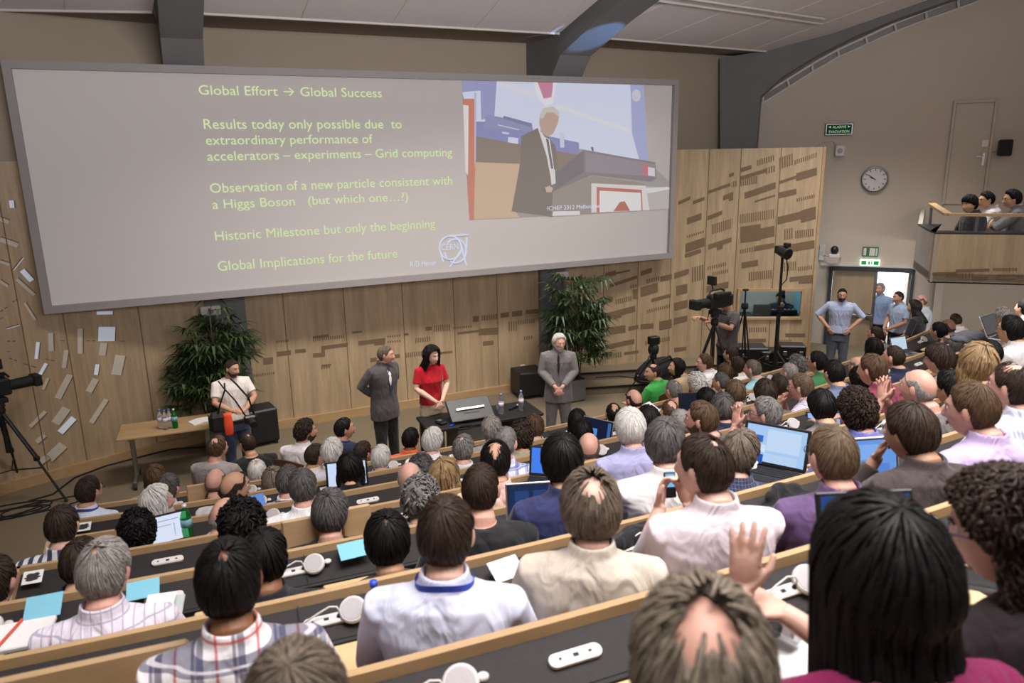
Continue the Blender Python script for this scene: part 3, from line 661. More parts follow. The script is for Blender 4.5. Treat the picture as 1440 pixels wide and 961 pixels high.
def hair_mesh(style, bald, dens=1.0, scale=1.0, seed=0, wf=1.0):
    hm_ = .22 if wf > .7 else .13
    S = dict(STY[style]); rnd = random.Random(seed); th = S['th']; curl = S.get('curl', 0); drop = S.get('drop', 0); DA = S.get('da', 62)
    tilt = RX(R_(20)); NA = 56; NT_ = 14
    keys = [(0, S['pf']), (38, S['pf'] + 2), (62, S['ps'] * .93), (76, S['ps']), (90, S['pa']), (112, (S['pa'] + S['pb']) / 2), (140, S['pb']), (180, S['pb'])]
    _pt = [float(np.interp(abs((d + 180) % 360 - 180), [k[0] for k in keys], [k[1] for k in keys])) for d in range(361)]
    def ph(a):
        x = math.degrees(a) % 360; i = int(x); return _pt[i] + (_pt[i + 1] - _pt[i]) * (x - i)
    def tmin(a):
        A = abs((math.degrees(a) + 180) % 360 - 180)
        if bald == 'ring': return float(np.interp(A, [0, 55, 80, 180], [.97, .95, .70, .60]))
        if bald == 'crown': return .27 + .05 * math.sin(3 * a + seed) + .03 * math.sin(7 * a + seed)
        if bald == 'recede': return float(np.interp(A, [0, 30, 60, 100, 180], [.72, .80, .62, .1, 0]))
        if bald == 'thin': return .10
        return 0
    def surf(a, p):                          # a azimuth from the front, p polar angle from the crown pole (deg)
        p = R_(p); v = Vector((math.sin(p) * math.sin(a), math.sin(p) * math.cos(a), math.cos(p))); v = tilt @ v
        return v
    def P(a, t, out):
        pm = ph(a); back = abs((math.degrees(a) + 180) % 360 - 180)
        q, nrm = hlook(a, pm * min(t, 1))
        q = q + nrm * out
        if t > 1 and drop and back > DA:
            d = (t - 1); q = q + Vector((0, -.012 * math.sin(min(d, 1) * 2.2) - .11 * min(d, 1) * max(0, -math.cos(a)) * (drop > .12), -drop * d)); q.x *= 1 + .10 * math.sin(min(d, 1) * 2.6); 
        return q
    mb = MB(); uv = []
    rows = NT_ + (7 if drop else 0)
    hash_ = lambda a, t: math.sin(a * 17 + seed) * .4 + math.sin(a * 31 + t * 9 + seed * 2) * .35 + math.sin(a * 53 - t * 14) * .25
    Ms = []
    for j in range(rows + 1):
        t = j / NT_ if j <= NT_ else 1 + (j - NT_) / 7
        for i in range(NA):
            a = 2 * math.pi * i / NA; tm = tmin(a); back = abs((math.degrees(a) + 180) % 360 - 180)
            tq = tm + (1 - tm) * t if t <= 1 else (t if back > DA else 1)
            edge = min(1, (1 - t) * 4 + .12) if not drop or back <= DA else 1
            if bald: edge *= min(1, t * 5 + .05)
            o = th * edge * (1 + hm_ * hash_(a, tq)) + .001
            mb.v.append(tuple(P(a, tq, o))); uv.append((i / NA * 1.0, tq))
    for j in range(rows):
        for i in range(NA):
            b = j * NA; mb.f.append((b + i, b + (i + 1) % NA, b + NA + (i + 1) % NA, b + NA + i)); mb.mi.append(0)
    # locks
    nl = int(S['n'] * dens)
    for _ in range(nl):
        a = rnd.uniform(-math.pi, math.pi); tm = tmin(a)
        if tm > .9: continue
        back = abs(math.degrees(a)); tmax = (2 if (drop and back > DA + 2) else 1)
        tm = (max(0, tm + rnd.gauss(0, .05)) if rnd.random() > (.42 if bald == 'thin' else .2) else tm * rnd.uniform(.3, .9)) if bald in ('crown', 'thin', 'recede') else tm
        t0 = tm + (tmax - tm) * math.sqrt(rnd.uniform(.0, 1)) - S['L'] * .4; t0 = max(t0, tm); t1 = min(t0 + S['L'] * rnd.uniform(.7, 1.25), tmax + (.05 if not drop else .12))
        w = wf * S['w'] * rnd.uniform(.6, 1.3); ru = rnd.random(); da = rnd.gauss(0, .05); ns = 6
        lift = rnd.uniform(.2, 1.0); base = len(mb.v); ph0 = rnd.uniform(0, 6)
        for i in range(ns):
            f = i / (ns - 1); t = t0 + (t1 - t0) * f
            ed = 1 if drop else min(1, max(0, (1 - t)) * 4 + .25)
            o = th * ed * (1.0 + hm_ * hash_(a, t)) + .0025 * lift * (.4 + f)
            aa = a + da * f; q = P(aa, t, o); q2 = P(aa + .02, t, o)
            if curl: q = q + Vector((math.sin(ph0 + f * 7), math.cos(ph0 * 2 + f * 6), math.sin(ph0 * 3 + f * 8))) * curl * .8; q2 = q + (q2 - P(aa, t, o))
            sd = (q2 - q); sd = sd.normalized() if sd.length > 1e-6 else Vector((1, 0, 0))
            nn = Vector((q.x / .076, q.y / .099, max(q.z, -.03) / .119)).normalized(); ww = w * math.sin(math.pi * (.12 + .86 * f)) ** .7
            mb.v += [tuple(q - sd * ww), tuple(q + nn * ww * .55), tuple(q + sd * ww)]; uv += [(ru, f * .7)] * 3
        for i in range(ns - 1):
            b = base + i * 3; mb.f += [(b, b + 1, b + 4, b + 3), (b + 1, b + 2, b + 5, b + 4), (b + 2, b, b + 3, b + 5)]; mb.mi += [0] * 3
    return mb, uv
def build_uv(mb, uv, name, mat, parent):
    o = mb.build(name, mat, parent, smooth=True); me = o.data
    if len(me.vertices) == len(uv):
        l = me.uv_layers.new(name='UVMap'); idx = np.empty(len(me.loops), int); me.loops.foreach_get('vertex_index', idx)
        l.data.foreach_set('uv', np.array(uv, float)[idx].ravel())
    return o
def beard_mesh(th, low=-.045, seed=0, long=0):
    mb = MB(); uv = []; n = 30; rows = 9; rnd = random.Random(seed)
    for j in range(rows + 1):
        for i in range(n + 1):
            a = R_(-96 + 192 * i / n); f = j / rows; A = abs(-96 + 192 * i / n)
            ztop = low + (.052 * smooth(55, 92, A)) - .0 * f; ztop = float(ztop); z = ztop + (-.118 - ztop) * f * .97
            s = max(-1, min(1, z / .119)); c = math.sqrt(max(1 - s * s, 0)); u = (c * math.sin(a), c * math.cos(a), s)
            q = Vector(headpts([u])[0]); nr = Vector((u[0] / .076, u[1] / .099, u[2] / .119)).normalized()
            e = math.sin(math.pi * min(f * 1.1 + .06, 1) * .55); k = th * e * (1 + .3 * rnd.uniform(-1, 1))
            q = q + nr * (k + .0012) + Vector((0, .2, -1)) * long * f * max(0, math.cos(a)); mb.v.append(tuple(q)); uv.append((i / n, f))
    for j in range(rows):
        for i in range(n): b = j * (n + 1); mb.f.append((b + i, b + i + 1, b + n + 2 + i, b + n + 1 + i)); mb.mi.append(0)
    return mb, uv
def skinmat(c):
    k = ('skin', c)
    if k in _M: return _M[k]
    t = NT('skin'); b = rgb(c); co = t.coord('Object'); n = t.noise(co, 16, 3)
    t.link(t.ramp(n, [(.3, (b[0] * .93, b[1] * .88, b[2] * .87, 1)), (.7, (b[0] * 1.06, b[1] * 1.05, b[2] * 1.05, 1))]), t.b.inputs['Base Color'])
    t.b.inputs['Roughness'].default_value = .5; t.b.inputs['Specular IOR Level'].default_value = .35; t.bump(t.noise(co, 240, 2), .12, .003); _M[k] = t.m; return t.m
SKIN = dict(fair=(212, 172, 154), pink=(206, 158, 141), tan=(190, 146, 120), olive=(172, 132, 106), brown=(132, 90, 64), asian=(214, 170, 134))
def clothmat(spec):
    """('plain', rgb) | ('stripe', rgb, rgb, freq, frac) | ('plaid', rgb, rgb, rgb, freq) | ('check', rgb, rgb, freq)"""
    k = ('cloth',) + tuple(spec)
    if k in _M: return _M[k]
    t = NT('cloth'); co = t.coord('Object'); kind = spec[0]; b = rgb(spec[1])
    n = t.noise(co, 7, 3)
    base = t.ramp(n, [(.3, sc(b, .9)), (.7, sc(b, 1.08))])
    def bands(axis, f, frac, off=0.0):
        s = t.add('ShaderNodeSeparateXYZ'); t.link(co, s.inputs[0]); x = t.math('MULTIPLY', s.outputs[axis], f); x = t.math('ADD', x, 50 + off); return t.math('LESS_THAN', t.math('FRACT', x), frac)
    if kind == 'stripe': base = t.mix(bands(spec[5] if len(spec) > 5 else 0, spec[3], spec[4]), base, rgb(spec[2]))
    if kind == 'check':
        f = t.math('MAXIMUM', bands(0, spec[3], .14), bands(2, spec[3], .14)); base = t.mix(t.math('MULTIPLY', f, .55), base, rgb(spec[2]))
    if kind == 'plaid':
        f = spec[4]
        for ax in (0, 2):
            base = t.mix(t.math('MULTIPLY', bands(ax, f, .30), .72), base, rgb(spec[2])); base = t.mix(t.math('MULTIPLY', bands(ax, f, .07, .42), .8), base, rgb(spec[3]))
            base = t.mix(t.math('MULTIPLY', bands(ax, f, .05, .92), .6), base, b)
    t.link(base, t.b.inputs['Base Color']); t.b.inputs['Roughness'].default_value = .85; t.b.inputs['Specular IOR Level'].default_value = .2
    t.b.inputs['Sheen Weight'].default_value = .15
    w = t.add('ShaderNodeTexNoise'); w.inputs['Scale'].default_value = 5.5; w.inputs['Detail'].default_value = 2; w.inputs['Distortion'].default_value = 1.6
    m = t.add('ShaderNodeMapping'); m.inputs['Scale'].default_value = (1.3, 1.3, .6); t.link(co, m.inputs[0]); t.link(m.outputs[0], w.inputs['Vector'])
    t.bump(w.outputs['Fac'], .75, .035); _M[k] = t.m; return t.m
CL = lambda *c: ('plain', tuple(c))
_shared = {}
def shared(key, fn):
    if key not in _shared: _shared[key] = fn()
    return _shared[key]
def copy_part(src, name, parent, mat):
    o = bpy.data.objects.new(name, src.data); COL.objects.link(o); o.parent = parent
    if not o.data.materials: o.data.materials.append(None)
    o.material_slots[0].link = 'OBJECT'; o.material_slots[0].material = mat; return o
def arms_pose(pose, zS, hz, seated):
    """returns [(side, shoulder, elbow, wrist, hand fwd, back-of-hand normal, curl)]"""
    out = []
    for s in (-1, 1):
        sh = Vector((s * .178, -.045 + (-.04 if seated else -.018), zS - .072))
        P = dict(desk=((s * .27, .06, zS - .36), (s * .13, .29, zS - .37), (-s * .35, 1, 0), (0, 0, 1), .35),
                 lap=((s * .25, .0, zS - .36), (s * .10, .24, zS - .45), (-s * .4, 1, -.1), (0, 0, 1), .45),
                 chin=((s * .2, .20, zS - .34), (s * .035, .17, zS - .07), (-s * .25, -.25, 1), (s * .6, 1, .2), .9),
                 pray=((s * .21, .22, zS - .30), (s * .035, .21, zS - .02), (-s * .25, .1, 1), (s, .3, 0), .12),
                 phone=((s * .22, .10, zS - .33), (s * .062 - .04, .235, zS - .155), (-s * .22, .35, .9), (s * .8, .45, -.3), .8),
                 behind=((s * .30, -.16, zS - .26), (s * .05, -.22, zS - .46), (-s, -.1, -.5), (0, -1, 0), .35),
                 clasp=((s * .235, -.02, zS - .30), (s * .05, .20, zS - .455), (-s * .6, .25, -.8), (s * .3, 1, .2), .5),
                 hips=((s * .385, -.06, zS - .27), (s * .185, .06, zS - .47), (-s * .4, .6, -.6), (s * .8, .3, .3), .5),
                 side=((s * .245, -.02, zS - .30), (s * .25, .04, zS - .54), (0, .1, -1), (s, 0, 0), .4),
                 camera=((s * .25, .06, zS - .27), (s * .08, .25, zS - .36), (-s * .8, .5, .1), (0, .4, 1), .7),
                 fold=((s * .25, .13, zS - .27), (-s * .06, .22, zS - .24), (-s, .1, .1), (0, 1, .3), .4),
                 operate=((s * .29, .10, zS - .22), (s * .20, .34, zS - .12), (-s * .3, 1, .2), (0, 0, 1), .8),
                 raise_=((-.27, .20, zS - .33), (-.075, .42, zS - .16), (.05, .12, 1), (-.5, -.85, .12), .16, ) if s < 0 else ((.27, .16, zS - .34), (.02, .36, zS - .20), (-.6, .8, .15), (.2, -.3, 1), .5))[
            {'raise': 'raise_'}.get(pose.split('+')[0 if s < 0 else -1], pose.split('+')[0 if s < 0 else -1])]
        e, w, f, n, c = P; out.append((s, sh, Vector(e), Vector(w), Vector(f), Vector(n), c))
    return out
NP = [0]; HZ = {}
def person(label, pos, floor, yaw, hyaw=0, hpitch=0, hair=('short', 'dbrown', None), skin='fair', shirt=CL(200, 200, 200), sleeve='short', pose='desk', seated=True,
           trousers=(40, 42, 50), shoes=(30, 26, 24), near=False, face=False, scale=1.0, collar=True, beard=None, glasses=None, lanyard=None, jacket=None, tie=None, build=1.0, groupname=None, hscale=1.0, htilt=0, fem=False, hairscale=1.0, legs=True):
    """pos = world position of the head centre; floor = height of the floor under the figure"""
    NP[0] += 1; idx = NP[0]
    hz = pos.z - floor
    root = thing('person', (pos.x, pos.y, floor), yaw, label, 'person', groupname); HZ[root.name] = hz
    vox = .0045 if near else (.0065 if face else .0085)
    zS = hz - (.118 if seated else .134)
    # head orientation about the neck
    Rh = RZ(hyaw) @ RX(-hpitch) @ RY(htilt); piv = Vector((0, -.035, -.075))
    hp = lambda v: Vector((0, 0, hz)) + piv + Rh @ (Vector(v) * hscale - piv)
    b = MB()
    b.add([hp(v) for v in HEADV], HF)
    for s in (-1, 1): b.ell(hp((s * .0775, -.008, .002)), (.011, .020, .033), Rh @ RZ(s * -.35) @ RX(-.15), 10, 8)
    b.tube([(0, -.055 + (-.035 if seated else -.015), zS - .06), (0, -.048 + (-.025 if seated else -.01), zS + .02), tuple(hp((0, -.028, -.075))), tuple(hp((0, -.02, -.03)))], [.068, .060 * (.9 if fem else 1), .056 * (.88 if fem else 1), .054], 16)
    top = zS
    if seated: zp = .47
    else: zp = hz * .55
    H = top - zp; W = build * (.94 if fem else 1.06)
    sy = -.040 if seated else -.018
    rings = [(zp - .06, .15, .11, -.06), (zp, .168, .122, -.065), (zp + H * .28, .150, .108, -.06 + sy * .4), (top - .30, .155, .110, -.05 + sy * .7), (top - .22, .172, .118, -.045 + sy), (top - .13, .188, .116, -.045 + sy), (top - .075, .180, .102, -.047 + sy), (top - .032, .142, .086, -.052 + sy), (top + .004, .080, .068, -.052 + sy)]
    ring_loft(b, [(z, a * W * .94, d * W * .94, y) for z, a, d, y in rings])
    arms = arms_pose(pose, zS, hz, seated)
    for s, sh, e, w_, f, n, c in arms:
        sh = Vector((sh.x * W, sh.y, sh.z)); b.tube([sh * .0 + Vector((s * .12 * W, sh.y, sh.z + .005)), sh, sh + (e - sh) * .5, e, e + (w_ - e) * .3, e + (w_ - e) * .75, w_, w_ + f.normalized() * .02], [.05, .053, .047, .040, .042, .033, .0265, .026], 12)
        hand(b, w_ + f.normalized() * .008, f, n, -s, c)
    body = fuse(b, 'body', skinmat(SKIN[skin] if isinstance(skin, str) else skin), root, vox, 2)
    # shirt
    q = MB(); g = .013
    low = zp - .05 if seated else zp + .02
    if jacket: low = zp - .13 if not seated else zp - .05; g = .022
    rr = [(low, (.178 if not jacket else .196) * W, .132 * W, -.062)] + [(z, a * W + g, d * W + g, y) for z, a, d, y in rings[1:-1] if z > low] + [(top + .006, .082, .072, -.052 + sy)]
    if fem: rr[-5] = (rr[-5][0], rr[-5][1], rr[-5][2] + .018, rr[-5][3] + .012)
    ring_loft(q, rr)
    for s, sh, e, w_, f, n, c in arms:
        sh = Vector((sh.x * W, sh.y, sh.z)); i0 = Vector((s * .11 * W, sh.y, sh.z + .008))
        if sleeve == 'long': q.tube([i0, sh, sh + (e - sh) * .5, e, e + (w_ - e) * .4, e + (w_ - e) * .9], [.062 + g * .4, .062 + g * .5, .056 + g * .5, .049 + g * .5, .046 + g * .4, .036 + g * .4], 14)
        elif sleeve == 'none': q.tube([i0, sh], [.055, .058], 12)
        else: q.tube([i0, sh, sh + (e - sh) * .45, sh + (e - sh) * (.72 if sleeve == 'short' else 1.05)], [.064, .066, .060, .059], 14)
    if collar:
        ring_loft(q, [(z_, a_ * (.92 if fem else 1), b_ * (.92 if fem else 1), y_ + sy * .8) for z_, a_, b_, y_ in [(top - .02, .092, .086, -.048), (top + .022, .080, .078, -.047), (top + .052, .073, .073, -.042), (top + .046, .064, .064, -.042), (top - .01, .064, .064, -.044)]], 20, 2)
    cl = fuse(q, 'jacket' if jacket else 'shirt', clothmat(jacket or shirt), root, .008 if near else .0105, 3 if near else 2)
    front = lambda z: float(np.interp(z, [r[0] for r in rr], [r[3] + r[2] for r in rr]))
    if jacket:                               # shirt front, lapels and tie seen in the opening
        m = MB(); zt, zb = top + .01, top - .32; n_ = 8
        for i in range(n_ + 1):
            f_ = i / n_; z = zt + (zb - zt) * f_; hw = .058 * (1 - f_) + .004
            for k in range(5): x = -hw + 2 * hw * k / 4; m.v.append((x, front(z) + .006 - abs(x) * .35 - max(0, z - top + .06) * .15, z))
        for i in range(n_):
            for k in range(4): a = i * 5 + k; m.f.append((a, a + 1, a + 6, a + 5)); m.mi.append(0)
        m.build('shirt', clothmat(shirt), root, smooth=True)
        m = MB()
        for s in (-1, 1):
            pts = [(s * .055, top + .0), (s * .10, top - .10), (s * .075, top - .13), (s * .085, top - .15), (s * .012, zb - .01), (s * .006, zb)]
            m.prism([Vector((x, front(z) + .008 - abs(x) * .35, z)) for x, z in [(s * .06, top), (s * .105, top - .09), (s * .08, top - .125), (s * .012, zb - .02), (s * .003, zb + .01)]], (0, .005, 0))
        m.build('lapels', clothmat(jacket), root)
        if tie:
            m = MB(); m.prism([Vector((x, front(z) + .012, z)) for x, z in [(-.016, top - .012), (.016, top - .012), (.013, top - .045), (.026, zb + .02), (0, zb - .03), (-.026, zb + .02), (-.013, top - .045)]], (0, .006, 0)); m.build('tie', clothmat(CL(*tie)), root)
    # trousers and shoes
    if seated:
        def mk():
            t = MB(); ring_loft(t, [(.40, .16, .13, -.07), (.47, .185, .14, -.07), (.56, .17, .128, -.07)])
            for s in (-1, 1):
                t.tube([(s * .09, -.06, .49), (s * .11, .18, .50), (s * .12, .33, .49)], [.095, .085, .07], 14); t.ell((s * .12, .34, .48), (.068, .068, .068)); t.tube([(s * .12, .345, .48), (s * .12, .36, .28), (s * .12, .36, .09)], [.066, .06, .055], 14)
            o = fuse(t, 'trousers', plain('trousers', trousers, .85), None, .014, 2)
            h = MB()
            for s in (-1, 1): h.ell((s * .12, .42, .045), (.045, .13, .045)); h.box((s * .12, .42, .012), (.085, .25, .024), bev=.01)
            return o, h.build('shoes', plain('shoes', shoes, .5), None, True)
        src = _shared.get('seated')
        if not legs:
            t = MB(); ring_loft(t, [(.40, .16, .13, -.07), (.47, .185, .14, -.07), (.56, .17, .128, -.07)])
            for s in (-1, 1): t.tube([(s * .09, -.06, .49), (s * .11, .18, .50), (s * .12, .33, .49), (s * .12, .36, .42), (s * .12, .36, .33)], [.095, .085, .072, .066, .06], 14)
            fuse(t, 'trousers', plain('trousers', trousers, .85), root, .014, 2)
        elif src is None:
            src = mk(); _shared['seated'] = src
            for o in src: o.parent = root
        else:
            LATER.append((src[0], 'trousers', root, plain('trousers', trousers, .85))); LATER.append((src[1], 'shoes', root, plain('shoes', shoes, .5)))
    else:
        t = MB(); ring_loft(t, [(zp - .13, .165 * W, .118 * W, -.058), (zp - .02, .172 * W, .125 * W, -.06), (zp + .06, .160 * W, .118 * W, -.058), (zp + .10, .155 * W, .114 * W, -.058)])
        ft = MB()
        for s in (-1, 1):
            ax = s * .115; t.tube([(s * .085, -.06, zp - .06), (s * .095, -.055, zp * .75), (s * .105, -.045, zp * .5), (ax, -.055, zp * .28), (ax, -.05, .05)], [.095 * W, .088 * W, .068 * W, .064 * W, .062], 14)
            ft.ell((ax, .02, .045), (.045, .125, .05)); ft.box((ax, .02, .012), (.08, .25, .024), bev=.01)
        fuse(t, 'trousers', clothmat(CL(*trousers)), root, .010, 2); ft.build('shoes', plain('shoes', shoes, .5), root, True)
        m = MB(); ring_loft(m, [(zp + .0, .181 * W, .136 * W, -.060), (zp + .036, .178 * W, .134 * W, -.060)]); 
        if not jacket and not fem: m.build('belt', plain('leather_belt', (44, 34, 28), .5), root, True)
    # hair
    if hair and hair[0] != 'none':
        hm, uv = hair_mesh(hair[0], hair[2], 4.0 if near else (1.2 if face else .9), seed=idx, wf=.5 if near else .85)
        hm.v = [tuple(hp(Vector(v) * hairscale)) for v in hm.v]; build_uv(hm, uv, 'hair', hairmat(*HC[hair[1]]), root)
    if beard:
        bm_, uv = beard_mesh(beard[1], seed=idx, long=beard[2] if len(beard) > 2 else 0); bm_.v = [tuple(hp(v)) for v in bm_.v]; build_uv(bm_, uv, 'beard', hairmat(*HC[beard[0]]), root)
    if face:
        m = MB()
        for s in (-1, 1):
            m.ell(hp((s * .0325, .078, .0135)), (.0115, .0115, .0115), Rh, 12, 8, 0); m.ell(hp((s * .0325, .0865, .0135)), (.0052, .0042, .0052), Rh, 10, 6, 1)
        m.build('eyes', [plain('eye_white', (225, 218, 212), .3), plain('iris', (40, 28, 22), .2)], root, True)
        m = MB()
        for s in (-1, 1): m.tube([hp((s * .014, .0975, .030)), hp((s * .032, .0955, .036)), hp((s * .050, .083, .031))], [.0035, .0045, .0025], 6)
        hc = HC[(beard[0] if beard else hair[1]) if hair else 'brown']; m.build('eyebrows', plain('eyebrow', tuple(int((a + b_) / 2) for a, b_ in zip(*hc)), .8), root, True)
        m = MB()
        sk = SKIN[skin] if isinstance(skin, str) else skin
        for z, r in ((-.0600, .0042), (-.0685, .0050)): m.tube([hp((-.021, .0875, -.0645)), hp((-.008, .0985, z)), hp((.008, .0985, z)), hp((.021, .0875, -.0645))], [.0015, r, r, .0015], 6)
        m.build('lips', plain('lips', (int(sk[0] * .82), int(sk[1] * .62), int(sk[2] * .62)), .5), root, True)
    if glasses:
        m = MB()
        for s in (-1, 1):
            c = Vector((s * .034, .098, .010)); m.tube([hp(c + Vector((.024 * math.cos(t_ / 14 * 2 * math.pi), -abs(.024 * math.cos(t_ / 14 * 2 * math.pi)) * .12, .018 * math.sin(t_ / 14 * 2 * math.pi)))) for t_ in range(15)], .0016, 5)
            m.tube([hp((s * .058, .094, .014)), hp((s * .082, .05, .016)), hp((s * .084, -.01, .014))], .0018, 5)
        m.tube([hp((-.011, .102, .014)), hp((.011, .102, .014))], .0016, 5); m.build('glasses', plain('glasses_frame', glasses, .35), root)
    if lanyard:
        m = MB(); n_ = 22
        for i in range(n_ + 1):
            a = math.pi * (-.12 + 1.24 * i / n_) + math.pi; 
            for dz in (-.011, .011): m.v.append((.090 * math.cos(a), -.046 + sy * .8 + .086 * math.sin(a), top + .022 + dz - .012 * math.cos(2 * a)))
        for i in range(n_): m.f.append((2 * i, 2 * i + 1, 2 * i + 3, 2 * i + 2)); m.mi.append(0)
        m.build('lanyard', plain('lanyard_ribbon', lanyard, .6), root)
    return root
LATER = []
def finish_people():
    dg = bpy.context.evaluated_depsgraph_get(); dg.update()
    new = [(o, bpy.data.meshes.new_from_object(o.evaluated_get(dg))) for o in FUSE]
    for o, me in new:
        o.modifiers.clear(); o.data = me; me.polygons.foreach_set('use_smooth', [True] * len(me.polygons))
    for src, name, root, mat in LATER: copy_part(src, name, root, mat)
STAGE = Vector((4.3, 10.4, 2.6))
def view_dir(P): d = Vector(P) - CAM; return math.atan2(d.y, d.x)          # heading of the camera ray
AUD = 'seated audience'
def sit(px, py, k, v, pitch, hair, skin, shirt, label, pose='desk', fwd=.27, D=None, ty=None, **kw):
    """px,py = centre of the head in the photo, k = bench behind the sitter, v = degrees the head turns right of looking straight away from us"""
    pitch -= 5
    kw.pop('dy', 0)
    P = at(px, py, D) if D else onrow(px, py, k, -fwd)
    P = P - Vector((0, 0, .028))
    th = math.atan2(ACY - P.y, ACX - P.x) - math.pi / 2     # facing the centre of the arcs: local +Y
    hw = view_dir(P) - math.pi / 2 - R_(v)
    d = (hw - th + math.pi) % (2 * math.pi) - math.pi
    if ty is None: ty = max(-.5, min(.5, d * .45))
    else: ty = view_dir(P) - math.pi / 2 - R_(ty) - th
    yaw = th + ty; rel = max(-1.45, min(1.45, (d - ty + math.pi) % (2 * math.pi) - math.pi))
    F = kw.pop('floor', fl(k))
    if P.z - F < 1.02: F = P.z - 1.02
    kw.setdefault('near', k <= 1 or D is not None)
    return person(label, P, F, yaw, rel, R_(pitch), hair, skin, shirt, pose=pose, groupname='people seated in the audience', **kw)
# ------------------------------------------------------------------ the audience
W_ = CL(226, 222, 222); BK = CL(30, 30, 33); NV = CL(36, 42, 66)
def H(s, c, b=None): return (s, c, b)
# nearest people
sit(412, 990, 0, 10, 8, H('short', 'gbrown', None), 'fair', CL(90, 90, 96), 'person whose grey-brown crown just rises at the bottom edge, behind the plaid shirt', D=1.22)
sit(978, 930, 0, -8, 10, H('full', 'sand', 'crown'), 'pink', CL(120, 110, 100), 'person with sandy thinning hair round a pink bald crown, closest at the bottom edge', D=1.10, hscale=1.06, hairscale=1.03)
sit(1250, 800, 0, -40, 14, H('vlong', 'black'), 'fair', CL(116, 18, 68), 'person with long black hair and a magenta top raising one hand', pose='raise', D=1.34, ty=-35, fem=True, sleeve='short', hscale=1.0, hairscale=1.14, collar=False)
sit(1442, 726, 0, -86, 18, H('bwavy', 'dbrown'), 'fair', CL(38, 28, 32), 'person with curly dark brown hair, blue glasses and black top at the right edge', D=1.55, ty=-45, fem=True, face=True, glasses=(50, 70, 140), sleeve='long', collar=False, hairscale=1.0)
# second row
sit(320, 808, 1, 8, 4, H('short', 'black', 'thin'), 'brown', ('plaid', (226, 220, 224), (40, 44, 80), (196, 70, 62), 9.5), 'person with short black hair in a white, navy and red plaid shirt', fwd=0.27, ty=4)
sit(626, 742, 1, 14, 2, H('short', 'dbrown', None), 'fair', CL(208, 210, 232), 'person in a pale blue shirt with a bright blue lanyard, bottle at left elbow', sleeve='long', lanyard=(40, 70, 190), fwd=0.28, ty=6)
sit(832, 706, 1, -8, 4, H('shaggy', 'gbrown', 'crown'), 'fair', CL(196, 184, 170), 'person with long grey-brown hair and a small bald spot in a beige vest', sleeve='long', fwd=0.30, hairscale=1.06, ty=-2)
PHONE_ROOT = sit(998, 648, 1, -60, 8, H('short', 'dbrown', 'thin'), 'fair', CL(214, 200, 208), 'person in a pale lilac short-sleeved shirt holding up a small lit phone', pose='phone', fwd=0.28, face=True, ty=-22)
sit(1174, 635, 1, -38, 8, H('short', 'lbrown', None), 'pink', CL(96, 74, 112), 'person in a dark purple shirt with light brown hair and thin glasses', sleeve='long', fwd=0.27, glasses=(70, 60, 60), ty=-25)
sit(1288, 600, 1, -58, 18, H('full', 'dbrown', None), 'olive', CL(70, 60, 58), 'person in a dark brown jacket resting the chin on one hand', sleeve='long', pose='chin+desk', fwd=0.27, face=True, ty=-42)
sit(1373, 568, 1, -74, 12, H('short', 'brown', None), 'pink', CL(186, 166, 206), 'person in a lavender polo shirt seen in profile by the right edge', fwd=0.27, face=True, ty=-50)
sit(1426, 538, 1, -68, 5, H('short', 'dbrown', 'recede'), 'pink', ('stripe', (214, 216, 226), (170, 178, 200), 60, .4), 'person with receding hair in a pale pinstriped shirt at the right edge', fwd=0.43, face=True, ty=-45)
# third row
sit(141, 797, 2, 32, 8, H('short', 'grey', 'thin'), 'pink', ('check', (222, 212, 224), (120, 110, 150), 30), 'person with thick grey hair in a pale lilac checked shirt', sleeve='short', hairscale=1.04, near=True, ty=10)
sit(372, 778, 2, 5, 8, H('short', 'black'), 'brown', CL(38, 38, 44), 'person in a black top half hidden behind the plaid shirt')
sit(543, 754, 2, 0, 6, H('full', 'black', 'thin'), 'olive', CL(88, 84, 84), 'person with smooth black hair in a charcoal top, in front of the lanyard wearer', fwd=0.27, near=True, collar=False)
sit(673, 682, 2, 8, 2, H('crop', 'dbrown', None), 'pink', CL(36, 36, 38), 'person in a black T-shirt with close-cropped dark hair and pink neck', collar=False, near=True)
sit(788, 642, 2, -6, 5, H('bowl', 'black', None), 'asian', CL(48, 52, 92), 'person in a navy shirt with glossy black hair behind an open silver laptop', sleeve='long', near=True)
sit(932, 618, 2, -4, 6, H('shaggy', 'dgrey', None), 'fair', CL(232, 226, 226), 'person in a white shirt with shaggy dark grey hair', sleeve='long', near=True, build=1.08)
sit(1035, 632, 2, 24, 10, H('full', 'gbrown', None), 'fair', ('check', (48, 52, 78), (120, 124, 150), 60), 'person with a grey-brown ponytail and navy dotted top by the large black laptop', fem=True)
sit(1292, 541, 2, -64, 4, H('crop', 'grey', 'ring'), 'pink', CL(112, 108, 108), 'person with a bald pink head and grey T-shirt, hands clasped at the mouth', pose='pray', face=True, collar=False, near=True)
sit(1203, 574, 2, -34, 8, H('curly', 'dbrown', None), 'fair', CL(112, 118, 190), 'person with curly dark brown hair and a periwinkle shirt', near=True)
sit(1340, 542, 2, -62, 14, H('full', 'black', None), 'tan', CL(90, 86, 80), 'person with black hair and glasses behind the bald person in the grey T-shirt', face=True, glasses=(210, 205, 200), fwd=0.52)
sit(1347, 517, 3, -35, 6, H('full', 'black', None), 'olive', CL(150, 150, 156), 'person with flat black hair left of the blonde person on the right', fwd=0.38)
sit(1374, 508, 2, -30, 6, H('bob', 'blond', None), 'fair', CL(176, 156, 120), 'person with straight blonde hair on the right side', fem=True, fwd=0.12)
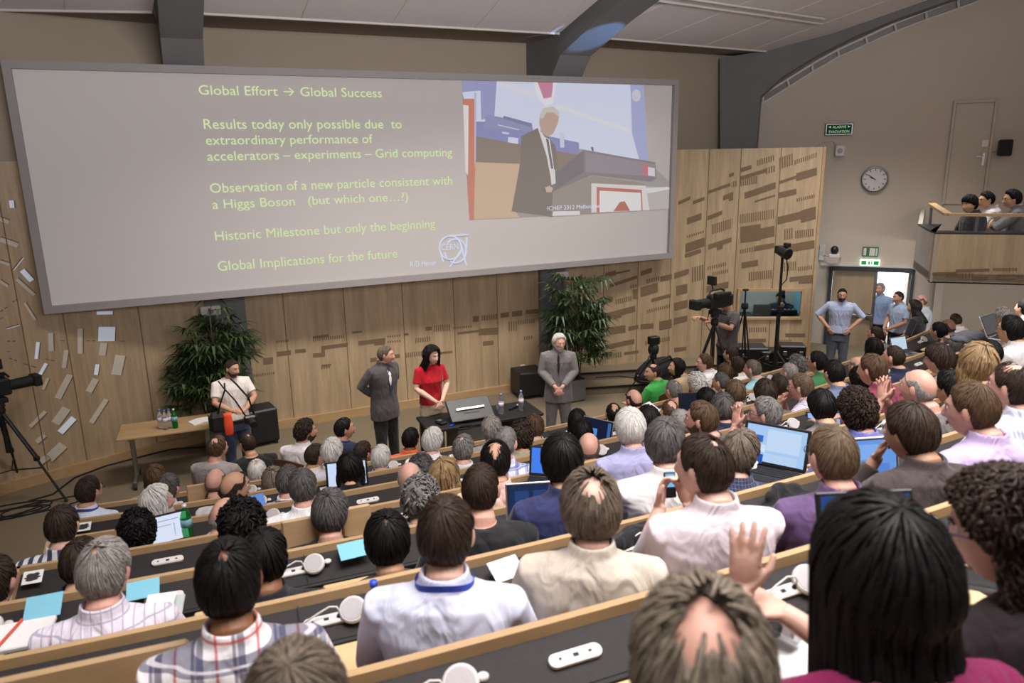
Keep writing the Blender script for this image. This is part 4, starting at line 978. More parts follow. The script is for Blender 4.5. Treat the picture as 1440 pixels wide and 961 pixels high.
# fourth row
sit(112, 786, 3, 30, 8, H('short', 'dbrown'), 'pink', CL(40, 42, 60), 'person in a navy jacket whose arm shows left of the thick grey hair', sleeve='long')
sit(-8, 812, 3, 40, 4, H('short', 'dbrown'), 'pink', CL(44, 50, 74), 'person cut off by the left edge of the photo', sleeve='long')
sit(340, 736, 3, 6, 6, H('afro', 'black', None), 'brown', CL(34, 34, 40), 'person with bushy black curls in front of the plaid shirt', build=1.1)
sit(463, 716, 3, 18, 4, H('full', 'dgrey', 'thin'), 'pink', CL(32, 32, 36), 'person with smooth dark grey hair and a black top between two wooden seat backs', near=True, collar=False)
sit(589, 698, 3, 18, 8, H('curly', 'salt', None), 'fair', CL(120, 112, 104), 'person with short curly salt-and-pepper hair left of the lanyard wearer')
sit(695, 643, 3, 2, 4, H('short', 'black', 'crown'), 'tan', ('check', (214, 184, 168), (206, 150, 150), 7), 'person with a round bald spot in black hair and a pinkish checked shirt', near=True)
sit(884, 598, 3, -12, 4, H('full', 'white', None), 'pink', CL(160, 158, 196), 'person in a blue-violet shirt with thick silver-white hair', near=True)
sit(1077, 578, 3, -78, 4, H('short', 'salt', None), 'pink', CL(150, 156, 206), 'person in glasses with both hands steepled before the face', pose='pray', face=True, glasses=(60, 50, 50))
sit(1155, 568, 3, -24, 16, H('bowl', 'black', None), 'asian', CL(120, 112, 110), 'person with a black bowl cut typing at a small laptop', )
sit(1127, 541, 4, -76, 6, H('short', 'lbrown', None), 'pink', ('stripe', (214, 206, 222), (150, 140, 180), 40, .3), 'person in a striped shirt and glasses, hands folded at the chin', pose='chin', face=True, glasses=(60, 50, 50))
sit(1207, 532, 4, -30, 4, H('full', 'black', None), 'tan', CL(70, 66, 70), 'person with smooth black hair behind the maroon polo')
sit(1228, 516, 3, -62, 10, H('short', 'brown', None), 'pink', CL(130, 50, 74), 'person in a maroon polo shirt with short brown hair', face=True)
sit(1256, 500, 4, -66, 0, H('crop', 'dbrown', None), 'pink', NV, 'person in a navy polo shirt looking up at the screen', face=True)
sit(1322, 501, 3, -70, 10, H('bowl', 'dbrown', None), 'fair', CL(150, 140, 134), 'person with a brown bowl cut and glasses beside the suited sitter', face=True, glasses=(80, 60, 50))
sit(1337, 483, 4, -68, 6, H('crop', 'dgrey', 'recede'), 'pink', CL(192, 184, 210), 'person in a pale lilac shirt, balding with glasses, behind the suited sitter', face=True, glasses=(60, 50, 50))
sit(1393, 494, 3, -40, 14, H('short', 'black', None), 'tan', CL(170, 150, 110), 'person with black hair bowed, in a mustard top, right of the blonde hair')
sit(1420, 461, 3, -66, 2, H('full', 'black', None), 'asian', CL(220, 216, 218), 'person in a white open shirt with black hair and glasses near the right edge', face=True, glasses=(50, 45, 45), near=False)
sit(1409, 445, 4, -66, 4, H('full', 'grey', None), 'pink', CL(200, 198, 202), 'person with wavy grey hair and glasses behind the white shirt on the right', face=True, glasses=(70, 60, 60), fwd=0.38)
# fifth row
sit(87, 735, 4, 22, 4, H('short', 'dbrown', None), 'fair', ('stripe', (222, 220, 226), (58, 62, 90), 18, .5), 'person in a bold navy and white striped shirt at the left end')
sit(193, 744, 4, 6, 12, H('curly', 'black', None), 'brown', CL(60, 58, 62), 'person with a mass of black curls beside the bright white laptop')
sit(310, 722, 4, 40, 22, H('crop', 'grey', 'ring'), 'pink', CL(218, 212, 212), 'person with a large bald head bowed to the right, white shirt', hscale=1.05)
sit(425, 681, 4, 4, 4, H('short', 'dgrey', None), 'pink', CL(236, 232, 232), 'person with neat dark grey hair in a plain white shirt', sleeve='long')
sit(575, 669, 4, 2, 2, H('crop', 'grey', 'ring'), 'pink', CL(236, 230, 224), 'person with a shaved bald head in a cream-white shirt', sleeve='long', fwd=0.4)
sit(620, 667, 4, 22, 14, H('bob', 'blond', None), 'fair', CL(150, 140, 130), 'person with layered blonde hair near the middle', fem=True, fwd=0.12)
sit(708, 619, 4, 24, 4, H('crop', 'salt', None), 'pink', ('plaid', (206, 208, 226), (76, 92, 160), (226, 226, 236), 14), 'person in a blue and white plaid shirt with short grey hair')
sit(826, 626, 4, 0, 2, H('crop', 'dgrey', 'ring'), 'pink', W_, 'person with a bald crown in a white shirt, left of the silver-white hair')
sit(988, 585, 3, -72, 6, H('short', 'brown', None), 'pink', CL(90, 84, 80), 'person with brown hair and a short beard in profile, facing left', face=True, beard=('brown', .006), fwd=0.27)
sit(958, 592, 4, -64, 6, H('crop', 'grey', None), 'pink', CL(120, 110, 104), 'person with cropped grey hair in profile left of the bearded one', face=True)
sit(1014, 571, 4, -14, 2, H('full', 'dgrey', None), 'pink', CL(44, 50, 72), 'person with wavy dark grey hair in a navy jacket', sleeve='long')
sit(1074, 551, 4, -20, 2, H('full', 'dbrown', None), 'fair', CL(100, 92, 90), 'person with flat dark brown hair behind the steepled hands')
sit(1096, 541, 5, -58, 8, H('short', 'dbrown', None), 'pink', CL(210, 172, 168), 'person in a pink shirt with dark brown hair', face=True)
sit(1033, 549, 5, -20, 4, H('bob', 'lbrown', None), 'fair', CL(150, 144, 140), 'person with short feathered light brown hair', fem=True, hairscale=.95)
sit(1173, 522, 4, -40, 12, H('short', 'black', None), 'asian', CL(110, 120, 150), 'person with black hair bowed over the desk below the standing blue shirt')
sit(1205, 513, 5, -50, 4, H('crop', 'sand', 'ring'), 'pink', CL(90, 90, 96), 'person of whom only a pink bald crown shows below the doorway')
sit(1438, 432, 4, -60, 0, H('short', 'black', None), 'tan', W_, 'person in white with black hair at the far right edge', face=True, fwd=0.75)
# sixth row
sit(218, 702, 5, 74, 4, H('long', 'white', None), 'pink', CL(40, 38, 42), 'person with long white hair and a full white beard, facing right', beard=('white', .022, .12), face=True, sleeve='long')
sit(325, 680, 5, 74, 8, H('full', 'dbrown', 'ring'), 'tan', CL(210, 206, 206), 'person with a bald top and dark side hair in profile facing right', face=True)
sit(404, 673, 5, 20, 4, H('short', 'dgrey', None), 'pink', W_, 'person with a dark blue lanyard over a white shirt and grey-brown hair', lanyard=(40, 50, 120))
sit(491, 655, 5, 10, 4, H('bob', 'black', None), 'asian', CL(32, 30, 34), 'person with a black bob and black jacket in front of a lit laptop', fem=True, sleeve='long', hairscale=.96)
sit(591, 659, 5, 10, 4, H('curly', 'dgrey', None), 'pink', CL(120, 116, 110), 'person with grey curls half hidden beside the shaved bald head')
sit(650, 628, 5, 18, 4, H('short', 'salt', 'thin'), 'pink', CL(214, 216, 224), 'person with brushed-back grey hair and a pale blue-white shirt')
sit(732, 611, 5, 6, 6, H('curly', 'dbrown', None), 'tan', CL(170, 160, 142), 'person with dark brown curls and a khaki shirt')
sit(817, 607, 5, -14, 6, H('full', 'black', None), 'asian', CL(60, 56, 60), 'person with black hair left of the dark-screened silver laptop')
sit(910, 590, 4, -20, 4, H('full', 'black', None), 'tan', CL(66, 60, 60), 'person with dark hair tucked right behind the silver-white hair')
sit(942, 577, 5, -24, 8, H('crop', 'brown', 'crown'), 'pink', CL(190, 160, 116), 'person with a balding brown head in a tan shirt')
sit(980, 538, 6, -46, 8, H('curly', 'white', None), 'pink', CL(226, 206, 212), 'person with curly white hair in a pale pink shirt')
sit(992, 561, 5, -18, 4, H('full', 'black', None), 'tan', CL(50, 48, 52), 'person with smooth black hair beside a dark open laptop')
sit(1110, 522, 5, -54, 4, H('crop', 'grey', 'thin'), 'pink', CL(160, 150, 140), 'person with thin light grey hair below the tall lamp stand', fwd=0.7)
sit(1120, 512, 6, -54, 4, H('curly', 'salt', None), 'pink', CL(150, 146, 146), 'person with curly grey hair right of the tall lamp stand')
sit(1149, 507, 5, -70, 2, H('short', 'black', None), 'tan', CL(60, 120, 74), 'person in a dark green polo and black-rimmed glasses', face=True, glasses=(20, 20, 20))
sit(1231, 469, 6, -62, 2, H('crop', 'dbrown', None), 'pink', CL(26, 26, 30), 'person in black with a short dark haircut just inside the doorway', face=True, sleeve='long')
sit(1228, 488, 5, -50, 4, H('bob', 'black', None), 'asian', CL(30, 30, 34), 'person with a black bob below the doorway', fem=True, face=True, hairscale=.94)
sit(1242, 494, 5, -44, 4, H('crop', 'salt', None), 'pink', CL(110, 104, 100), 'person with grey hair low between the black bob and the navy polo', fwd=0.65)
sit(1320, 464, 5, -64, 6, H('short', 'black', None), 'tan', CL(232, 230, 232), 'person in a dark navy suit and white collar reaching to a laptop', jacket=CL(38, 42, 60), sleeve='long', face=True, fwd=0.27)
sit(1333, 458, 5, -58, 4, H('crop', 'dgrey', 'ring'), 'pink', CL(170, 184, 216), 'person with a bald head and glasses in a light blue shirt on the right', face=True, glasses=(60, 50, 50), fwd=0.55)
sit(1344, 449, 6, -44, 14, H('short', 'dbrown', None), 'tan', CL(214, 206, 206), 'person in a pale shirt bent forward below the balcony')
# seventh row
sit(124, 687, 6, 48, 2, H('short', 'dbrown', None), 'tan', CL(206, 212, 232), 'person in a light blue shirt and glasses at the far left front', sleeve='short', face=True, glasses=(40, 36, 36), lanyard=(60, 70, 140))
sit(236, 683, 6, 36, 4, H('short', 'dgrey', None), 'pink', CL(224, 220, 220), 'person with dark grey hair and white shirt behind the white beard')
sit(302, 675, 6, 24, 6, H('crop', 'gbrown', 'ring'), 'pink', CL(38, 36, 40), 'person with a bald reddish head in a black top on the left', sleeve='long')
sit(384, 674, 6, 8, 4, H('full', 'sand', 'thin'), 'pink', W_, 'person with sandy greying hair in a white shirt beside the blue lanyard')
sit(466, 633, 6, 26, 2, H('full', 'white', None), 'pink', CL(210, 206, 218), 'person with fluffy white hair and a pale lavender shirt')
sit(534, 641, 6, 18, 4, H('short', 'white', None), 'pink', CL(150, 160, 206), 'person with short white hair and a blue collar behind the suited speaker')
sit(607, 617, 6, 36, 2, H('shaggy', 'white', None), 'fair', CL(234, 230, 230), 'person with long silky white hair in front of the person in red')
sit(690, 601, 6, 2, 6, H('full', 'grey', None), 'pink', CL(150, 146, 140), 'person with a swirl of grey hair by the stage table')
sit(750, 598, 6, -4, 4, H('full', 'brown', None), 'fair', CL(200, 206, 230), 'person with brown hair and a blue and white collar by the stage table')
sit(811, 589, 6, -10, 4, H('long', 'black', None), 'tan', CL(50, 46, 50), 'person with long black hair below the grey suited speaker', fem=True, hairscale=.94)
sit(862, 580, 6, -16, 6, H('crop', 'black', 'crown'), 'tan', CL(40, 38, 40), 'person with a bald spot at the left end of the right-hand front desks')
sit(892, 560, 6, -40, 8, H('crop', 'dbrown', 'ring'), 'pink', CL(30, 30, 34), 'person with a bald crown and black shirt below the steps', sleeve='long')
sit(947, 547, 6, -44, 6, H('crop', 'salt', 'thin'), 'pink', CL(196, 166, 96), 'person in a mustard yellow shirt with thin grey hair')
sit(1015, 535, 6, -62, 8, H('crop', 'dgrey', None), 'pink', CL(36, 36, 42), 'person in a black suit leaning forward in profile', face=True, sleeve='long')
sit(1019, 522, 6, -30, 4, H('bob', 'brown', None), 'fair', CL(160, 150, 140), 'person with brown hair behind the black suit', fem=True, hairscale=.9, fwd=0.8)
sit(1059, 517, 6, -64, 6, H('crop', 'gbrown', None), 'pink', CL(158, 204, 214), 'person in a light turquoise shirt with cropped grey hair')
# loose chairs before the front bench
FL7 = .16
sit(304, 627, 7, 56, 6, H('shaggy', 'brown', 'crown'), 'pink', CL(150, 142, 140), 'person in a grey T-shirt with long brown hair thin on top', fwd=0.88, floor=FL7, hairscale=.95, collar=False)
sit(349, 621, 7, -28, 6, H('crop', 'dbrown', 'thin'), 'tan', CL(30, 30, 32), 'person in a black sweater with close-shaved hair before the left front desks', floor=FL7, sleeve='long', collar=False, build=1.12, fwd=1.2)
sit(428, 604, 7, 78, 2, H('curly', 'dbrown', None), 'tan', CL(222, 216, 218), 'person with curly brown hair and a white striped shirt on a brown chair', fwd=0.88, floor=FL7, face=True, beard=('dbrown', .003), sleeve='long')
sit(482, 600, 7, 78, 0, H('short', 'black', None), 'tan', CL(36, 42, 66), 'person in a navy T-shirt and blue lanyard watching the suited speaker', fwd=0.88, floor=FL7, face=True, lanyard=(50, 60, 140), collar=False)
sit(441, 638, 7, 62, 4, H('short', 'dbrown', None), 'tan', CL(220, 206, 180), 'person with dark brown hair left of the fluffy white hair', face=True)
sit(508, 634, 7, 48, 6, H('short', 'dbrown', None), 'tan', CL(80, 70, 66), 'person with dark hair resting the face on a hand behind the black bob', pose='chin', face=True)
sit(576, 615, 7, 26, 4, H('short', 'black', None), 'brown', CL(226, 96, 50), 'person in a bright orange shirt with short black hair', fwd=0.28)
sit(361, 661, 7, 4, 6, H('short', 'white', 'thin'), 'pink', CL(200, 196, 196), 'person with thin snow-white hair below the black sweater', )
sit(217, 669, 7, 22, 4, H('long', 'brown', None), 'fair', CL(150, 140, 136), 'person with straight brown hair at the left end of the front desks', fem=True, hairscale=.95)
sit(1036, 512, 7, -58, 2, H('long', 'dbrown', None), 'fair', CL(226, 220, 220), 'person with long dark wavy hair and a white top at the right', fem=True, face=True, hairscale=.94)
sit(1027, 497, 7, -62, 0, H('short', 'dbrown', None), 'tan', CL(60, 56, 60), 'person with short dark hair beside the camera operator', face=True, fwd=0.9)
sit(991, 508, 7, -100, 4, H('full', 'brown', None), 'fair', CL(230, 226, 226), 'person in a white top with short brown hair and glasses, turned left', fwd=0.88, floor=FL7, face=True, glasses=(70, 60, 60), ty=-60)
sit(952, 514, 7, -96, 0, H('long', 'black', None), 'asian', CL(182, 160, 128), 'person with long black hair and a beige jacket, turned left', fwd=0.88, floor=FL7, face=True, fem=True, ty=-60, hairscale=.95, sleeve='long')
sit(918, 521, 7, -112, 2, H('crop', 'dbrown', 'recede'), 'tan', CL(62, 160, 74), 'person in a bright green polo shirt on a brown chair', fwd=0.88, floor=FL7, face=True, ty=-55)
# ------------------------------------------------------------------ people standing
def stand(px, py, ht, v, pitch, hair, skin, shirt, label, pose='side', floor=0.0, D=None, tv=None, **kw):
    hz = ht - .118
    P = at(px, py, D) if D else onz(px, py, floor + hz)
    if D: floor = P.z - hz
    base = view_dir(P) - math.pi / 2
    tv = v if tv is None else tv
    kw.setdefault('face', True); kw.setdefault('near', True)
    return person(label, P, floor, base - R_(tv), (-R_(v - tv)), R_(pitch), hair, skin, shirt, pose=pose, seated=False, **kw)
stand(541, 500, 1.78, 104, 2, H('short', 'gbrown', None), 'pink', CL(232, 228, 228), 'person in a dark grey suit and navy tie, hands clasped behind the back', 'behind', tv=140, build=1.04, jacket=CL(74, 70, 72), tie=(36, 40, 70), sleeve='long', trousers=(38, 36, 38))
stand(606, 501, 1.68, 140, 4, H('wavy', 'black', None), 'fair', CL(176, 24, 38), 'person in a red short-sleeved top and khaki trousers on the stage', 'clasp', tv=156, fem=True, sleeve='short', trousers=(186, 168, 140), collar=False, hairscale=1.06)
stand(785, 482, 1.76, 158, 4, H('full', 'white', None), 'pink', CL(44, 40, 42), 'person with white hair and beard in a grey suit, hands folded', 'clasp', tv=178, jacket=CL(120, 116, 116), sleeve='long', trousers=(112, 108, 108), beard=('white', .010))
stand(324, 519, 1.70, 140, 6, H('crop', 'dbrown', None), 'tan', CL(228, 220, 216), 'person in a white T-shirt and jeans with camera straps, beside the left palm', 'camera', tv=168, trousers=(50, 60, 82), collar=False, beard=('dbrown', .003))
stand(1184, 415, 1.74, 176, 4, H('crop', 'black', None), 'olive', CL(156, 166, 192), 'person in a light blue shirt and jeans, hands on hips by the door', 'hips', tv=180, trousers=(86, 92, 108), beard=('black', .008), sleeve='half', build=1.06)
stand(1238, 407, 1.74, -150, -4, H('short', 'grey', None), 'pink', CL(150, 170, 206), 'person in a pale blue polo shirt standing in the bright doorway', 'side', D=14.9, tv=-172, trousers=(30, 34, 60))
stand(1263, 419, 1.66, -128, 0, H('crop', 'dbrown', None), 'tan', CL(170, 186, 214), 'person in a pale blue-white shirt, second in the doorway', 'clasp', D=14.2, tv=-130, trousers=(24, 26, 40))
stand(1296, 424, 1.66, -100, 4, H('crop', 'gbrown', 'ring'), 'pink', CL(190, 196, 206), 'person with a bald head mostly hidden behind the black top at the doorway', 'clasp', D=13.4, tv=-100, trousers=(30, 30, 40))
stand(1287, 432, 1.62, -84, 6, H('long', 'black', None), 'tan', CL(28, 26, 30), 'person with long black hair, a black top and an orange armband by the doorway', 'clasp', D=12.6, tv=-70, fem=True, sleeve='half', trousers=(26, 26, 32), hairscale=.96)
CAMOP = stand(1021, 425, 1.74, -120, 6, H('crop', 'dbrown', None), 'tan', CL(84, 80, 80), 'camera operator person in a dark grey T-shirt and headphones at the right', 'operate', floor=.30, tv=-125, trousers=(26, 26, 30), collar=False)
P_ = WB.pt(uc + .15, 1.75, -1.0); 
p = at(1099, 419, depth(WB.pt(uc, zc_, -1.05))); person('person in a dark shirt seated behind the control booth window', p, p.z - 1.25, view_dir(p) + math.pi / 2, R_(-25), R_(14), H('short', 'black'), 'olive', CL(40, 46, 62), pose='chin+desk', face=True)
# gallery
def gal(px, py, v, hair, skin, shirt, label, D=10.1, **kw):
    p = at(px, py, D); base = view_dir(p) - math.pi / 2
    return person(label, p, p.z - 1.2, base - R_(v + 22 if v < 0 else v), R_(22 if v < 0 else 0), R_(8), hair, skin, shirt, face=True, legs=False, **kw)
gal(1363, 287, -142, H('bowl', 'black', None), 'asian', CL(64, 62, 66), 'person in a dark polo shirt, leftmost on the balcony', D=10.35, pose='lap')
gal(1388, 281, -118, H('short', 'black', None), 'asian', CL(196, 190, 190), 'person in a pale shirt and glasses between two others on the balcony', D=11.0, glasses=(60, 40, 40))
gal(1424, 280, -112, H('full', 'black', None), 'asian', CL(120, 116, 120), 'person in a grey long-sleeved top with folded arms on the balcony', D=10.3, pose='fold', sleeve='long', glasses=(60, 50, 50))
# ------------------------------------------------------------------ projection screen
YS = 11.22
def sp_(px, py, y=YS): return ony(px, py, y)
c4 = [sp_(5, 88), sp_(948, 110), sp_(950, 360), sp_(60, 445)]
sx0 = (c4[0].x + c4[3].x) / 2; sx1 = (c4[1].x + c4[2].x) / 2; sz1 = (c4[0].z + c4[1].z) / 2; sz0 = (c4[2].z + c4[3].z) / 2
SCX, SCZ = (sx0 + sx1) / 2, (sz0 + sz1) / 2
screen = thing('projection_screen', (SCX, YS, SCZ), 0, 'wide projection screen with a grey border showing a green text slide', 'screen')
SL_ = Vector((SCX, YS, SCZ))
t = NT('projection_cloth'); t.b.inputs['Base Color'].default_value = rgb((158, 153, 151)); t.b.inputs['Roughness'].default_value = .9
t.b.inputs['Emission Color'].default_value = rgb((200, 192, 190)); t.b.inputs['Emission Strength'].default_value = .27; M['cloth'] = t.m
m = MB(); m.box((0, .06, 0), (sx1 - sx0 - .08, .06, sz1 - sz0 - .08)); m.build('screen_cloth', M['cloth'], screen)
m = MB(); hw, hh = (sx1 - sx0) / 2, (sz1 - sz0) / 2; b = .095
for cx_, cz_, w_, h_ in ((0, hh - b / 2, 2 * hw, b), (0, -hh + b / 2, 2 * hw, b), (-hw + b / 2, 0, b, 2 * hh - 2 * b), (hw - b / 2, 0, b, 2 * hh - 2 * b)): m.box((cx_, .03, cz_), (w_, .14, h_))
m.build('screen_border', M['frame'], screen)
YF = YS + .028                                   # front of the cloth
def S2(px, py): P = ony(px, py, YF); return (P.x - SCX, P.z - SCZ)
def text(parent, s, name, p0, p1, capx, mat, origin, fit, y, align=None):
    cu = bpy.data.curves.new(name, 'FONT'); cu.body = s; cu.size = 1; cu.resolution_u = 3
    o = bpy.data.objects.new(name, cu); COL.objects.link(o); dg = bpy.context.evaluated_depsgraph_get(); dg.update()
    me = bpy.data.meshes.new_from_object(o.evaluated_get(dg)); bpy.data.objects.remove(o)
    v = np.empty(len(me.vertices) * 3); me.vertices.foreach_get('co', v); v = v.reshape(-1, 3)
    x0, x1 = v[:, 0].min(), v[:, 0].max(); sx = fit / (x1 - x0); cap = capx / .73
    out = np.stack([(v[:, 0] - x0) * sx, np.zeros(len(v)), v[:, 1] * cap], 1)
    me.vertices.foreach_set('co', out.ravel()); me.materials.clear(); me.materials.append(mat); me.update()
    q = bpy.data.objects.new(name, me); COL.objects.link(q); q.parent = parent; q.location = (origin[0], y, origin[1]); return q
GREEN = emis('slide_green_text', (214, 234, 172), .86, (60, 60, 60)); BLUEW = emis('slide_pale_blue_text', (212, 220, 250), .88, (60, 60, 60))
YT = YF - SL_.y - .004
for s, a, b_, cap in (('Global Effort \u2192 Global Success', (280, 133), (537, 137), 13.5), ('Results today only possible due  to', (287, 181), (565, 181), 14), ('extraordinary performance of', (290, 204), (524, 201), 13.5), ('accelerators \u2013 experiments \u2013 Grid computing', (292, 226), (636, 220), 13.5),
                  ('Observation of a new particle consistent with', (296, 271), (636, 260), 14), ('a Higgs Boson   (but which one\u2026?)', (299, 292), (574, 284), 13.5), ('Historic Milestone but only the beginning', (303, 338), (612, 321), 14), ('Global Implications for the future', (307, 382), (559, 362), 14.5)):
    A, B_ = S2(*a), S2(*b_); D = depth(ony(*a, YF)); text(screen, s, 'slide_text', None, None, cap * D / FPX * 1.0, GREEN, (A[0], (A[1] + B_[1]) / 2), B_[0] - A[0], YT)
A, B_ = S2(577, 376), S2(614, 374); text(screen, 'R-D Heuer', 'slide_text', None, None, .095, BLUEW, A, B_[0] - A[0], YT)
# ring logo with four letters
A, B_ = S2(620.5, 352.5), S2(644.5, 350.5); text(screen, 'CERN', 'logo_letters', None, None, .105, BLUEW, A, B_[0] - A[0], YT)
m = MB()
LS = lambda x, y: Vector((S2(560 + x / 10.286, 320 + y / 10.286)[0], YT, S2(560 + x / 10.286, 320 + y / 10.286)[1]))
def lp(pts, r=.0125): m.tube([LS(*p) for p in pts], r, 4)
def arcp(cx, cy, rx, ry, a0, a1, n=26): return [(cx + rx * math.cos(R_(a0 + (a1 - a0) * i / n)), cy + ry * math.sin(R_(a0 + (a1 - a0) * i / n))) for i in range(n + 1)]
lp(arcp(752, 292, 158, 170, 0, 360, 40)); lp(arcp(828, 340, 155, 172, -140, 118, 34)); lp(arcp(828, 340, 155, 172, 146, 172, 8))
lp([(740, 122), (870, 113), (1010, 105)]); lp([(992, 142), (985, 280), (968, 410)]); lp([(600, 330), (625, 420), (655, 500)]); lp([(895, 350), (830, 450), (742, 572)]); lp([(905, 250), (940, 390), (985, 552)]); lp([(800, 122), (860, 160), (905, 250)])
m.build('logo_ring', BLUEW, screen)
# the live picture at the right of the slide
VS = 4.369
def poly_on(pts, col, k, st=.78, name='video_patch', par=None, sm=0):
    P = [S2(640 + x / VS, 100 + y / VS) for x, y in pts]
    mb = MB(); mb.add([(x, YT - .0006 * k, z) for x, z in P], [tuple(range(len(P)))]); mb.build(name, emis('video_light', col, st, (84, 82, 82)), par)
vid = None
m = MB(); q = [S2(640 + x / VS, 100 + y / VS) for x, y in [(38, 55), (1155, 70), (1185, 555), (1338, 700), (1338, 850), (88, 915)]]
m.add([(x, YT, z) for x, z in q], [(0, 1, 2, 3, 4, 5)]); vid = m.build('video_picture', emis('video_light', (180, 174, 170), .55, (84, 82, 82)), screen)
VP = lambda pts, col, k, name: poly_on(pts, tuple(int(22 + v * .91) for v in col), k, .70, name, vid)
VP([(42, 55), (1155, 70), (1185, 555), (780, 480), (128, 400), (42, 130)], (214, 220, 244), 1, 'video_wall')
VP([(255, 62), (490, 130), (490, 165), (252, 90)], (224, 224, 236), 2, 'video_rail'); VP([(620, 200), (1085, 360), (1085, 385), (620, 230)], (226, 226, 234), 2, 'video_rail')
VP([(1075, 85), (1155, 85), (1185, 555), (1130, 545), (1085, 380), (1080, 200)], (160, 166, 214), 3, 'video_bystander'); VP(arcp(1112, 150, 28, 38, 0, 360, 18), (206, 204, 216), 4, 'video_bystander_head')
VP([(42, 57), (255, 62), (240, 280), (160, 300), (155, 120), (42, 130)], (146, 148, 196), 2, 'video_curtain')
VP([(500, 68), (605, 70), (590, 160), (540, 170)], (200, 120, 150), 3, 'video_pennant'); VP([(482, 68), (505, 68), (545, 175), (595, 165), (600, 70), (622, 70), (600, 200), (548, 215), (500, 150)], (236, 232, 240), 4, 'video_pennant_edge')
VP([(128, 310), (470, 320), (480, 380), (760, 440), (760, 520), (128, 400)], (126, 130, 186), 3, 'video_bench'); VP([(190, 265), (470, 325), (460, 372), (175, 350)], (136, 138, 186), 4, 'video_monitor'); VP([(298, 275), (470, 322), (465, 345), (292, 292)], (112, 114, 158), 5, 'video_monitor_top')
VP([(325, 405), (388, 412), (385, 448), (322, 438)], (216, 220, 240), 5, 'video_card'); VP([(262, 328), (392, 358), (392, 364), (262, 334)], (206, 208, 232), 5, 'video_strip'); VP([(288, 372), (330, 378), (330, 390), (288, 384)], (206, 208, 232), 5, 'video_strip')
VP([(640, 380), (668, 380), (670, 470), (645, 470)], (204, 208, 236), 5, 'video_bottle')
VP([(120, 400), (760, 515), (640, 720), (600, 895), (350, 865), (120, 560)], (128, 110, 96), 4, 'video_bench_front')
VP([(120, 560), (395, 570), (370, 860), (395, 900), (115, 912)], (206, 172, 138), 5, 'video_floor')
VP([(45, 170), (118, 170), (124, 560), (112, 912), (88, 915), (70, 620)], (204, 112, 84), 6, 'video_banner'); VP([(48, 208), (82, 212), (78, 640), (62, 620)], (232, 226, 224), 7, 'video_banner_panel'); VP([(116, 130), (130, 135), (126, 540), (118, 600)], (184, 186, 216), 7, 'video_banner_pole')
VP([(405, 400), (505, 350), (575, 410), (615, 460), (632, 620), (600, 720), (590, 895), (345, 862), (400, 560)], (112, 98, 90), 8, 'video_speaker_suit')
VP([(505, 345), (550, 405), (580, 420), (612, 640), (595, 700), (560, 520)], (226, 222, 224), 9, 'video_speaker_shirt'); VP([(556, 415), (572, 420), (602, 600), (588, 600)], (96, 88, 88), 10, 'video_speaker_tie'); VP([(580, 600), (612, 605), (616, 690), (590, 700)], (224, 220, 216), 11, 'video_badge')
VP([(520, 270), (560, 225), (610, 225), (638, 270), (630, 320), (600, 385), (565, 405), (530, 380), (515, 320)], (190, 156, 140), 10, 'video_speaker_face'); VP([(520, 290), (515, 270), (540, 228), (600, 218), (636, 250), (638, 285), (605, 255), (560, 255), (535, 295)], (206, 196, 188), 11, 'video_speaker_hair')
VP([(550, 715), (580, 705), (600, 720), (590, 745), (560, 745)], (206, 172, 156), 12, 'video_speaker_hand')
VP([(785, 485), (1228, 560), (1236, 660), (1200, 680), (840, 640), (600, 740), (600, 700)], (122, 112, 118), 9, 'video_lectern'); VP([(800, 500), (1225, 572), (1228, 650), (800, 620)], (138, 128, 138), 10, 'video_lectern_face'); VP([(620, 625), (780, 490), (786, 486), (790, 620), (600, 740)], (104, 96, 104), 10, 'video_lectern_side')
VP([(600, 740), (840, 645), (1165, 690), (1190, 855), (590, 890)], (146, 132, 122), 8, 'video_lectern_body'); VP([(835, 690), (1170, 705), (1192, 855), (835, 870)], (222, 216, 214), 11, 'video_poster'); VP([(868, 712), (1145, 730), (1150, 855), (868, 868)], (190, 96, 86), 12, 'video_poster_border'); VP([(885, 735), (1138, 748), (1142, 856), (885, 868)], (232, 228, 228), 13, 'video_poster_panel'); VP([(970, 862), (1010, 805), (1040, 800), (1072, 858)], (180, 90, 72), 14, 'video_poster_emblem')
VP([(1182, 590), (1224, 597), (1226, 648), (1184, 642)], (220, 214, 222), 12, 'video_label'); VP([(1142, 572), (1182, 575), (1182, 640), (1156, 640)], (196, 100, 112), 12, 'video_mark')
VP([(1170, 710), (1338, 715), (1338, 845), (1192, 853)], (186, 178, 174), 9, 'video_table'); VP([(1170, 720), (1300, 712), (1338, 722), (1180, 752)], (224, 222, 222), 10, 'video_table_top'); VP([(600, 862), (765, 860), (765, 885), (596, 890)], (226, 222, 226), 11, 'video_strip')
VP([(832, 468), (845, 466), (850, 492), (838, 490)], (76, 74, 92), 12, 'video_microphone')
A, B_ = S2(640 + 565 / VS, 100 + 858 / VS), S2(640 + 885 / VS, 100 + 838 / VS); text(screen, 'ICHEP 2012 Melbourne', 'video_caption', None, None, .072, BLUEW, (A[0], (A[1] + B_[1]) / 2), B_[0] - A[0], YT - .012)

